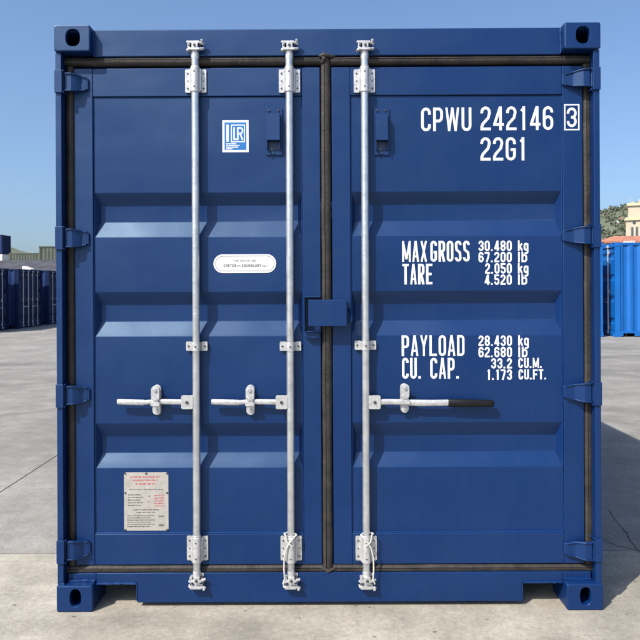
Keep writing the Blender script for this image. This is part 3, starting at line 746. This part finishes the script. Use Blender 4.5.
    if c == 'b': return [[(l, 0), (l, h)], arc(cx, h*.68-rx, rx, rx, 170, 0)+arc(cx, b+rx, rx, rx, 0, -170)]
    if c == 'g': return [arc(cx, h*.68-rx, rx, rx, 10, 180)+arc(cx, b+rx+.02*h, rx, rx, 180, 350), [(r, h*.70), (r, -h*.12)]+arc(cx, -h*.12, rx, h*.12, 0, -150, 6)]
    return []
def ribbon(mb, pts, t, x0, z0, y):
    P = [Vector((p[0], p[1])) for p in pts]; Q = [P[0]]
    for p in P[1:]:
        if (p-Q[-1]).length > t*.02: Q.append(p)
    closed = (Q[0]-Q[-1]).length < t*.3
    if closed: Q[-1] = Q[0].copy()
    n = len(Q); L_, R_ = [], []
    for i in range(n):
        a = Q[i]-Q[i-1] if i > 0 else (Q[0]-Q[-2] if closed else Q[1]-Q[0])
        b = Q[i+1]-Q[i] if i < n-1 else (Q[1]-Q[0] if closed else a)
        a = a.normalized(); b = b.normalized()
        nn = Vector((-a.y, a.x))+Vector((-b.y, b.x))
        if nn.length < .2: nn = Vector((-a.y, a.x))*2
        nn.normalize(); k = 1/max(.5, nn.dot(Vector((-a.y, a.x))))
        L_.append(Q[i]+nn*t/2*k); R_.append(Q[i]-nn*t/2*k)
    vs = [(x0+p.x, y, z0+p.y) for p in L_]+[(x0+p.x, y, z0+p.y) for p in R_]
    mb.add(vs, [(i, i+1, n+i+1, n+i) for i in range(n-1)])
WID = {'M': 1.32, 'W': 1.42, '.': .45, 'I': .4, 'l': .42, '1': .82, ' ': .75, 'k': 1.0}
def text(s, px0, px1, py0, py1, parent, t_px=2.7, gap=.24, y=YP-.0008, m=None, name='lettering', pitch=None):
    xa, xb = X_(px0, (py0+py1)/2, y), X_(px1, (py0+py1)/2, y); xm = (px0+px1)/2
    za, zb_ = Z_(xm, py1, y), Z_(xm, py0, y); h = zb_-za; t = t_px/224.5*1.0
    units = sum(WID.get(c, 1) for c in s)+gap*(len(s)-1); u = (xb-xa)/units
    mb = MB(); x = xa; k = 0
    for c in s:
        w_ = WID.get(c, 1)*u
        for st in glyph(c, w_, h, min(t*(.85 if c in 'MAXWY' else 1), w_*.44) if c not in 'Il.1' else t):
            ribbon(mb, st, t*.80 if c in 'MAXWY' else t, x, za, y-.00008*k); k = (k+1) % 5
        x += w_+gap*u
    return mb.build(name, m or M['white'], parent, smooth=False)
tR = doorR
text('CPWU', 421, 471.3, 107.6, 131.2, tR, 2.75)
text('242146', 480.3, 553, 106.5, 130.2, tR, 2.75)
text('22G1', 480.3, 526.5, 137.3, 160.5, tR, 2.75)
# check digit in its box sits on the leaf frame
text('3', 566.6, 576.4, 107.6, 127.2, tR, 2.5, y=YD-.0006)
bx = MB(); x0, x1 = X_(563.8, 117, YD), X_(579.2, 117, YD); z1, z0 = Z_(571, 104.2, YD), Z_(571, 130.4, YD); t = .0062; yb = YD-.0006
for (a, b, c, d) in ((x0, x1, z1-t, z1), (x0, x1, z0, z0+t), (x0, x0+t, z0+t, z1-t), (x1-t, x1, z0+t, z1-t)): bx.add([(a, yb, c), (b, yb, c), (b, yb, d), (a, yb, d)], [(0, 1, 2, 3)])
bx.build('lettering_box', M['white'], tR, smooth=False)
text('MAX', 402, 427.0, 241.0, 261.8, tR, 2.45); text('GROSS', 430.3, 469.6, 240.8, 261.6, tR, 2.45)
text('TARE', 402.3, 432.3, 263.8, 284.4, tR, 2.45)
for (s, a, b, c, d) in (('30.480', 478.4, 511.6, 240.6, 251.0), ('67.200', 478.4, 511.6, 251.9, 262.2), ('2.050', 485, 511.6, 263.2, 273.6), ('4.520', 484.6, 511.6, 274.5, 284.8),
                       ('28.430', 478.4, 511.8, 335.4, 345.9), ('62.680', 478.4, 511.8, 346.8, 357.2), ('33.2', 491, 511.8, 358.2, 368.4), ('1.173', 486.6, 511.8, 369.4, 379.8),
                       ('CU.M.', 518.2, 541.8, 357.8, 368.0), ('CU.FT.', 518.4, 546.2, 369.2, 379.4)):
    text(s, a, b, c, d, tR, 1.72, gap=.22)
for (c, off) in ((240.4, 0), (263.0, 0), (335.2, .3)):
    text('kg', 517.8+off, 528.2+off, c, c+10.4, tR, 1.72, gap=.2)
for (c, off) in ((251.8, 0), (274.3, 0), (346.6, .3)):
    text('lb', 517.6+off, 527.0+off, c, c+10.4, tR, 1.72, gap=.25)
text('PAYLOAD', 401.6, 464.4, 335.2, 356.0, tR, 2.45)
text('CU.', 402, 421.2, 357.8, 378.6, tR, 2.45); text('CAP.', 430.2, 459.4, 357.8, 378.6, tR, 2.45)

# ------------------------------------------------ stickers and plates on the left leaf
def rect(mb, x0, x1, z0, z1, y): mb.add([(x0, y, z0), (x1, y, z0), (x1, y, z1), (x0, y, z1)], [(0, 1, 2, 3)])
sx0, sx1 = X_(222.3, 136, YP), X_(248.6, 136, YP); sz1_, sz0 = Z_(235, 120.2, YP), Z_(235, 152.2, YP)
sw_, sh_ = sx1-sx0, sz1_-sz0
st = MB(); st.m = 0
st.prism([(sx0, sz0), (sx1, sz0), (sx1, sz1_), (sx0, sz1_)], YP-.0012, YP-.0002)
sxf = lambda u: sx0+u*sw_; szf = lambda v: sz0+v*sh_
st.m = 1; rect(st, sxf(.085), sxf(.915), szf(.07), szf(.93), YP-.0016)
st.m = 0; rect(st, sxf(.155), sxf(.245), szf(.33), szf(.86), YP-.0020)
fx0, fx1, fz0, fz1 = .33, .86, .31, .86; tt = .032
for (a, b, c, d) in ((fx0, fx1, fz1-tt, fz1), (fx0, fx1, fz0, fz0+tt), (fx0, fx0+tt, fz0+tt, fz1-tt), (fx1-tt, fx1, fz0+tt, fz1-tt)): rect(st, sxf(a), sxf(b), szf(c), szf(d), YP-.0020)
u_ = sw_
for s in glyph('L', .20*u_, .40*sh_, .055*u_): ribbon(st, s, .055*u_, sxf(.42), szf(.38), YP-.0021)
for i, s in enumerate(glyph('R', .24*u_, .40*sh_, .055*u_)): ribbon(st, s, .055*u_, sxf(.56), szf(.38), YP-.0022-.0001*i)
for (a, b, c) in ((.15, .52, .245), (.15, .66, .190), (.15, .60, .135), (.15, .40, .085)):
    x = a
    while x < b-.02:
        wv = random.uniform(.025, .05); rect(st, sxf(x), sxf(min(b, x+wv)), szf(c), szf(c+.035), YP-.0020); x += wv+.010
st.build('inspection_sticker', [M['sticker_white'], M['sticker_blue']], doorL, smooth=False)['label'] = 'small blue sticker with white LR letters in a white border'

# oval steel grade plate
ox0, ox1 = X_(213.4, 263.5, YP), X_(276.2, 263.5, YP); oz1, oz0 = Z_(245, 254.2, YP), Z_(245, 273.0, YP)
def hcaps(x0, x1, z0, z1, n=10):
    r = (z1-z0)/2; zc = (z0+z1)/2
    return [(x1-r+r*math.cos(R(-90+180*k/n)), zc+r*math.sin(R(-90+180*k/n))) for k in range(n+1)]+[(x0+r+r*math.cos(R(90+180*k/n)), zc+r*math.sin(R(90+180*k/n))) for k in range(n+1)]
ov = MB(); ov.prism(hcaps(ox0, ox1, oz0, oz1), YP-.0022, YP-.0002)
ov.m = 1
ring = hcaps(ox0+.009, ox1-.009, oz0+.009, oz1-.009); ring.append(ring[0]); ribbon(ov, ring, .0018, 0, 0, YP-.0026)
def small(mb, s, xc, zc, wd, h, t):
    units = sum(WID.get(c, 1) for c in s)+.3*(len(s)-1); u = wd/units; x = xc-wd/2
    for c in s:
        w_ = WID.get(c, 1)*u
        for i, q in enumerate(glyph(c, w_, h, t)): ribbon(mb, q, t, x, zc-h/2, YP-.0026-.00006*i)
        x += w_+.3*u
oxc = (ox0+ox1)/2; ozc = (oz0+oz1)/2
small(ov, 'FOR REPAIR USE', oxc, ozc+.013, .100, .0085, .0014)
small(ov, 'CORTEN', oxc-.068, ozc-.009, .058, .0125, .0024); small(ov, 'OR', oxc-.027, ozc-.010, .014, .0080, .0014)
small(ov, 'EQUIVALENT', oxc+.030, ozc-.009, .088, .0125, .0024); small(ov, 'ONLY', oxc+.092, ozc-.011, .028, .0080, .0014)
ov.build('steel_grade_plate', [M['sticker_white'], M['ink']], doorL, smooth=False)['label'] = 'white rounded plate reading CORTEN or EQUIVALENT'

# safety approval data plate: cropped corners, screws, rows of tiny illegible print
qx0, qx1 = X_(124.0, 502, YP), X_(168.4, 502, YP); qz1, qz0 = Z_(146, 472.3, YP), Z_(146, 530.6, YP); qc = .007
dp = MB(); dp.prism([(qx0+qc, qz0), (qx1-qc, qz0), (qx1, qz0+qc), (qx1, qz1-qc), (qx1-qc, qz1), (qx0+qc, qz1), (qx0, qz1-qc), (qx0, qz0+qc)], YP-.0020, YP-.0002)
qf = lambda u: qx0+u*(qx1-qx0); qg = lambda v: qz1-v*(qz1-qz0)
def row(u0, u1, v, hh, mi, wmin=3, wmax=8):
    dp.m = mi; x = u0; cw = hh*.62
    while x < u1-cw:
        for k in range(random.randint(3, 8)):
            if x > u1-cw: break
            h0 = random.uniform(0, .25)*hh; h1 = random.uniform(.75, 1)*hh
            rect(dp, qf(x), qf(x+cw*random.uniform(.45, .8)), qg(v+h1), qg(v+h0), YP-.0024); x += cw
        x += cw*.9
row(.14, .82, .065, .030, 1); row(.20, .78, .120, .034, 1); row(.26, .72, .180, .036, 1)
row(.12, .90, .285, .018, 2)
for k in range(5): row(.09, .44 if k % 2 else .38, .375+k*.045, .021, 2)
for k in range(5): row(.68, .92, .385+k*.045, .026, 1)
row(.55, .62, .40, .02, 2); row(.52, .60, .50, .012, 2)
row(.20, .80, .63, .024, 2); row(.28, .72, .675, .022, 2)
for k in range(6): row(.07, .60 if k % 2 else .70, .735+k*.037, .018, 2)
row(.78, .92, .74, .03, 2); row(.78, .92, .89, .04, 2)
dp.m = 3
for (u, v) in ((.5, .018), (.03, .35), (.97, .35), (.03, .02), (.97, .02), (.03, .985), (.97, .985)): dp.cyl((qf(u), qg(v)), .0042, YP-.0050, YP-.0021, 8)
dp.build('data_plate', [M['plate'], M['red'], M['ink'], M['bolt']], doorL, smooth=False)['label'] = 'metal data plate with red heading and rows of tiny print'

# ================================================================== BACKGROUND CONTAINERS
def simple_container(paint, inside, door_detail=True, ht=1.0):
    r = empty('shipping_container')
    corner_castings(r, paint); shell(r, paint, inside)
    MB().box(X0+CW+.001, X1-CW-.001, .04, .14, HT-.13, HT-.008).build('door_header', paint, r, bevel=.004)
    MB().box(X0+CW+.001, X1-CW-.001, .04, .14, .02, .16).build('door_sill', paint, r, bevel=.004)
    for s in (-1, 1):
        MB().box(*sorted((s*1.213, s*1.175)), .012, .16, CHT+.001, HT-CHT-.001).build('corner_post', paint, r, bevel=.003)
        a, b = sorted((s*.008, s*1.165)); d = MB(); z0, z1 = .175, HT-.145
        zs = [z0, .33, .40, .46, .53, .95, 1.02, 1.08, 1.15, 1.55, 1.62, 1.68, 1.75, 2.15, 2.22, 2.28, 2.35, z1]
        dep = [0, 0, 1, 1, 0, 0, 1, 1, 0, 0, 1, 1, 0, 0, 1, 1, 0, 0]
        vs = []
        for z, q in zip(zs, dep):
            vs += [(a+.07, .07+q*.036, z), (b-.07, .07+q*.036, z)]
        d.add(vs, [(2*i, 2*i+1, 2*i+3, 2*i+2) for i in range(len(zs)-1)])
        d.box(a, a+.07, .062, .11, z0, z1); d.box(b-.07, b, .062, .11, z0, z1)
        dr = d.build('door', paint, r, smooth=False)
        for z in (.32, .95, 1.6, 2.2): MB().box(*sorted((s*1.19, s*1.08)), .03, .06, z, z+.09).build('hinge', paint, dr, bevel=.004)
        for x in (s*.22, s*.72):
            rd = MB(); rd.tube([(x, .035, .05), (x, .035, HT-.05)], .020, 8)
            for z in (.24, 1.25, HT-.25): rd.box(x-.05, x+.05, .045, .061, z-.05, z+.05)
            for z in (.10, HT-.10): rd.box(x-.035, x+.035, .005, .06, z-.03, z+.03)
            l = rd.build('lock_rod', ST_FAR, r)
            hb = MB(); hb.box(*sorted((x, x-s*.40 if abs(x) > .5 else x+s*.40)), .012, .028, .93, .965); hb.build('door_handle', ST_FAR, l)
    return r
ST_FAR = mat('dull_galvanised_steel', (0.42, 0.43, 0.45, 1), 0.5, 0.2, var=0.15, vscale=9)
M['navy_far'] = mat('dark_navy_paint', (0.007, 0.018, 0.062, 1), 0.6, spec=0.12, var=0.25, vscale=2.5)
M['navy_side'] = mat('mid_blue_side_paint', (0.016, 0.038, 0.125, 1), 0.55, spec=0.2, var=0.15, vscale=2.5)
M['blue_far'] = mat('bright_blue_paint', (0.001, 0.105, 0.375, 1), 0.45, var=0.10, vscale=1.6)
M['green_far'] = mat('olive_green_paint', (0.068, 0.082, 0.060, 1), 0.65, var=0.22, vscale=1.2)
M['white_far'] = mat('white_container_paint', (0.6, 0.59, 0.55, 1), 0.6, var=0.08, vscale=1.2)
INS = M['inside']
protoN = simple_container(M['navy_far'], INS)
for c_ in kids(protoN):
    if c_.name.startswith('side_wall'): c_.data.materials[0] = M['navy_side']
def place(o, x, d, z, rz, label, group=None):
    o.location = (x, d-D0, z); o.rotation_euler = (0, 0, rz); tag(o, label, 'shipping container', group)
    return o
# navy row on the left: doors face +X, one behind another along the yard (container local +y points to -X)
XN = -13.2
rowN = [('dark navy container cut by the left edge of the photo, nearest of the row', 25.26, -13.44), ('dark navy container with four pale rods on its shaded doors, second of the left row', 28.1, -13.2), ('dark navy container partly hidden by the big container left post, third of the row', 31.0, -13.1)]
for i, (lb_, dn, XN) in enumerate(rowN):
    o = protoN if i == 0 else copy_tree(protoN)
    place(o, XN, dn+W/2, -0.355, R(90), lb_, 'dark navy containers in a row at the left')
# bright blue pair on the right, long sides towards the camera
def repaint(o, m):
    for c in kids(o):
        if c.type == 'MESH' and c.data.materials[0] in (M['navy_far'], M['navy_side']):
            me = c.data.copy(); me.materials[0] = m; c.data = me
        repaint(c, m)
protoB = copy_tree(protoN); repaint(protoB, M['blue_far'])
dA = 17.80
place(protoB, 8.16-XC*0+XC, dA+W/2, 0, R(-90), 'bright blue container at the right edge with corrugated long side', 'bright blue containers at the right')
oB = copy_tree(protoB); place(oB, 7.845+XC-LEN, dA+W/2, 0, R(-90), 'bright blue container mostly hidden behind the big container, beside the right one', 'bright blue containers at the right')
# stacks far behind on the left
protoG = copy_tree(protoN); repaint(protoG, M['green_far'])
place(protoG, -23.85+1.22, 54.5+LEN, -.3, math.pi, 'olive green container at the bottom of the taller far stack', 'olive green containers stacked far behind')
g2 = copy_tree(protoG); place(g2, -23.85+1.22, 54.5+LEN, -.3+HT, math.pi, 'olive green container on top of the taller far stack', 'olive green containers stacked far behind')
g3 = copy_tree(protoG); place(g3, -29.2-LEN/2+.6, 66.5, -.3, R(-90), 'olive green container at the bottom of the lower far stack', 'olive green containers stacked far behind')
g4 = copy_tree(protoG); place(g4, -29.2-LEN/2+.6, 66.5, -.3+HT, R(-90), 'olive green container on top of the lower far stack', 'olive green containers stacked far behind')
for k, m_ in enumerate(('navy_far', 'white_far', 'navy_far')):
    q = copy_tree(protoN); 
    if m_ != 'navy_far': repaint(q, M[m_])
    nm = ('navy container at the foot of the farthest left stack', 'white container in the middle of the farthest left stack', 'navy container on top of the farthest left stack above a white one')[k]
    place(q, -42.9-LEN, 88.0, .72+k*HT, R(-90), nm, 'containers in the farthest left stack')

# ================================================================== BUILDINGS AND HILLS
M['roof_grey'] = mat('grey_fibre_roof', (0.070, 0.070, 0.082, 1), 0.9, spec=0.05, var=0.25, vscale=0.9)
M['wall_grey'] = mat('grey_render', (0.32, 0.31, 0.29, 1), 0.9, var=0.12, vscale=0.8)
M['cream'] = mat('cream_render', (0.42, 0.37, 0.28, 1), 0.9, var=0.10, vscale=0.5)
M['cream_trim'] = mat('pale_cornice', (0.48, 0.41, 0.27, 1), 0.85, var=0.08, vscale=0.5)
M['terracotta'] = mat('terracotta_tile', (0.34, 0.14, 0.085, 1), 0.85, var=0.3, vscale=1.5)
M['glass'] = mat('window_glass', (0.05, 0.06, 0.06, 1), 0.15)
M['shutter'] = mat('grey_shutter', (0.20, 0.21, 0.18, 1), 0.8, var=.2, vscale=3)

def fw(px, py, d):     # point far away: world X, Z at distance d
    k = d/F; dx, dy = px-CX, py-CY; c, s = math.cos(ROLL), math.sin(ROLL)
    return XC+(dx*c-dy*s)*k, H-(dx*s+dy*c)*k
# warehouse on the left
wd = 47.0; wh = empty('warehouse', (-30, wd-D0, -.3), 0, label='low warehouse with long grey roof behind the navy container row', cat='warehouse')
rz = fw(20, 260.5, wd+5)[1]+.3
MB().box(-14, 13, 0, 9.8, 0, rz-1.0).build('wall', M['wall_grey'], wh, smooth=False)
rf = MB(); nr = 54
vs = []
for k in range(nr+1):
    x = -14.3+27.6*k/nr; dz = .045*(k % 2)
    vs += [(x, -.4, rz-1.08+dz), (x, 5, rz+dz), (x, 10.2, rz-1.08+dz)]
rf.add(vs, [(3*k+j, 3*k+3+j, 3*k+4+j, 3*k+1+j) for k in range(nr) for j in (0, 1)]); rf.build('roof', M['roof_grey'], wh, smooth=False)
for k in range(6): 
    x = -12+k*4.2; MB().box(x, x+2.2, -.02, .05, .4, 1.7).build('window', M['glass'], wh, smooth=False)
# skylight strip / white ridge vent seen on the roof
rv = MB(); x_, z_ = fw(25.5, 269, wd); rv.prism([(x_+30-.2, rz-.95), (x_+30+.45, rz-.93), (x_+30+.45, rz-.83), (x_+30-.12, rz-.62), (x_+30-.2, rz-.62)], -.1, .6); rv.build('roof_vent', M['white_far'], wh, smooth=False)

# terracotta-roofed building on the right
td = 62.0; tx0 = fw(603.5, 240, td)[0]; te = fw(620, 241.5, td)[1]; tr = fw(620, 236.0, td+4)[1]
tb = empty('tiled_house', (tx0, td-D0, 0), 0, label='long low building with terracotta roof above the bright blue container', cat='building')
MB().box(.5, 20, .5, 8, 0, te-.02).build('wall', M['cream'], tb, smooth=False)
rf = MB(); n = 90; vs = []
for k in range(n+1):
    x = 20.3*k/n; dz = .03*(k % 2); a = min(1, x/3.0)
    vs += [(x, 0, te+dz), (x, 4.2, te+(tr-te)*a+dz+.002), (x, 8.5, te+dz)]
rf.add(vs, [(3*k+j, 3*k+3+j, 3*k+4+j, 3*k+1+j) for k in range(n) for j in (0, 1)])
rf.box(0, 20.3, -.06, .0, te-.14, te+.05)
rf.build('roof', M['terracotta'], tb, smooth=False)
M['orange'] = mat('orange_wall_paint', (0.55, 0.20, 0.08, 1), 0.8, var=.15, vscale=1)
MB().box(.55, .95, .44, .498, te-1.2, te-.15).build('painted_pier', M['orange'], tb, smooth=False)
for k in range(4):
    a = fw(621.5+k*3.0, 243.5, td)[0]-tx0
    MB().prism([(a, te-.36), (a+.13, te-.36), (a+.26, te+.02), (a+.12, te+.02)], -.40, -.20).build('awning_slat', M['white_far'], tb, smooth=False)
for k in range(5):
    a = 2+k*3.4; w_ = MB(); w_.box(a, a+1.3, .42, .49, 2.4, 4.0); w_.build('window', M['glass'], tb, smooth=False)

# cream town building
cd = 118.0
bx0, _ = fw(625.8, 225, cd); bt = fw(632, 203.5, cd)[1]
cb = empty('cream_building', (bx0, cd-D0, 0), R(-25.5), label='tall cream building with cornices and shuttered windows at the right edge', cat='building')
xu = .9*(fw(628.2, 210, cd)[0]-bx0); zc1 = fw(632, 219, cd)[1]
MB().box(0, 16, 0, 12, 0, zc1-.3).build('wall', M['cream'], cb, smooth=False)
MB().box(xu, 15.6, .4, 11.6, zc1+.3, bt-.45).build('upper_wall', M['cream'], cb, smooth=False)
c = MB(); c.box(-.25, 16.25, -.3, 12.2, zc1-.29, zc1-.0); c.box(-.05, 16.1, -.12, 12.1, zc1+.001, zc1+.29); c.build('cornice', M['cream_trim'], cb, smooth=False)
c = MB(); c.box(xu-.25, 15.85, .1, 11.9, bt-.44, bt-.12); c.box(xu-.1, 15.7, .25, 11.8, bt-.119, bt+.1); c.build('cornice', M['cream_trim'], cb, smooth=False)
for k in range(5):
    wx0 = .9*(fw(631.0, 231, cd)[0]-bx0)+k*.76; 
    f_ = MB(); z1w = fw(632, 227, cd)[1]; z0w = fw(632, 237, cd)[1]
    f_.box(wx0, wx0+.42, -.06, -.001, z0w, z1w); fo = f_.build('window', M['shutter'], cb, smooth=False)
    MB().box(wx0+.07, wx0+.35, -.075, -.061, z0w+.1, z1w-.12).build('pane', M['glass'], fo, smooth=False)
ox, oz = fw(634.3, 223, cd); MB().cyl(((ox-bx0)*.9, oz), .28, -.06, -.001, 16).build('round_window', M['glass'], cb)
for k in range(7):
    x = xu+.6+k*1.1; h_ = .35+.35*((k*37) % 3); MB().box(x, x+.35, 1.2, 1.6, bt+.101, bt+.1+h_).build('roof_vent', M['wall_grey'], cb, smooth=False)
MB().box(xu+.3, xu+.36, .9, .96, bt+.101, bt+1.3).build('roof_mast', M['wall_grey'], cb, smooth=False)

# hills
M['hill'] = mat('scrub_hillside', (0.085, 0.10, 0.06, 1), 0.95, var=0.4, vscale=0.05, col2=(0.115, 0.122, 0.085, 1))
M['leaf'] = mat('hill_foliage', (0.060, 0.080, 0.045, 1), 0.9, var=0.4, vscale=0.15, col2=(0.125, 0.135, 0.09, 1))  # leaf tones greyed and paled: distance haze put into the colour
def hill(profile, d0, d1, ridge, name='hill'):
    """profile: list of (x, z) of the skyline at distance ridge; drops to the ground at d0 and d1"""
    xs = [p[0] for p in profile]; n = 60; mb = MB(); rows = 16; pts = []
    def prof(x):
        for (a, b) in zip(profile[:-1], profile[1:]):
            if a[0] <= x <= b[0]: return a[1]+(b[1]-a[1])*(x-a[0])/(b[0]-a[0])
        return 0
    for j in range(rows+1):
        d = d0+(d1-d0)*j/rows
        k = sstep((d-d0)/(ridge-d0)) if d < ridge else sstep((d1-d)/(d1-ridge))
        for i in range(n+1):
            x = xs[0]+(xs[-1]-xs[0])*i/n; z = prof(x)*k
            z += noise.fractal(Vector((x*.03, d*.03, 2)), 1, 2, 4)*2.2*min(1, z/10) if z > 0 else 0
            pts.append((x, d-D0, z-.5))
    mb.add(pts, [(j*(n+1)+i, j*(n+1)+i+1, (j+1)*(n+1)+i+1, (j+1)*(n+1)+i) for j in range(rows) for i in range(n)])
    o = mb.build(name, M['hill']); tag(o, kind='structure'); return pts
def pz(px, py, d): return fw(px, py, d)
hr = [fw(p, q, 300) for p, q in ((540, 250), (580, 222), (601, 213.5), (612, 211), (625, 207.5), (640, 205), (665, 200), (720, 205), (800, 240))]
hr = [(x, max(0, z)) for x, z in hr]
ptsR = hill(hr, 170, 430, 300)
hl = [fw(p, q, 260) for p, q in ((-160, 235), (-60, 232), (5, 245.5), (14, 249.5), (25, 252.5), (40, 253), (60, 260), (110, 284))]
hl = [(x, max(0, z)) for x, z in hl]
ptsL = hill(hl, 150, 380, 260)
def scrub(pts, n, seed, zlim, name, label, rs=1.0):
    rnd = random.Random(seed); mb = MB()
    cand = [p for p in pts if p[2] > zlim]
    for k in range(n):
        p = rnd.choice(cand); c = Vector((p[0]+rnd.uniform(-5, 5), p[1]+rnd.uniform(-8, 8), p[2]+rnd.uniform(-.6, .5))); r = rnd.uniform(.7, 1.9)*rs
        for q in range(14):    # leafy clumps made of small tilted faces
            v = Vector((rnd.gauss(0, 1), rnd.gauss(0, 1), rnd.gauss(0, .8))).normalized()*r*rnd.uniform(.6, 1.0)
            a = Vector((rnd.gauss(0, 1), rnd.gauss(0, 1), rnd.gauss(0, 1))).normalized(); b = a.cross(v).normalized(); s = rnd.uniform(.35, .8)*r*.6
            o = c+v+Vector((0, 0, r*.4)); mb.add([o+a*s, o+b*s, o-a*s*.9, o-b*s*1.1], [(0, 1, 2, 3)])
    o = mb.build(name, M['leaf'], smooth=False); tag(o, label, 'scrub', kind='stuff')
scrub(ptsR, 3600, 3, 6, 'hillside_scrub', 'trees and scrub covering the hill at the right')
# small white house on the hill
hx, hz_ = fw(604.3, 224.5, 285); hh = empty('white_house', (hx-1.5, 285-D0-18, hz_-3.0), 0, label='small white house among the scrub on the hill', cat='house')
MB().box(0, 3.2, 0, 3, 0, 3.4).build('wall', M['white_far'], hh, smooth=False)
MB().prism([(-.2, 3.41), (3.4, 3.41), (1.6, 4.4)], -.2, 3.2).build('roof', M['terracotta'], hh, smooth=False)
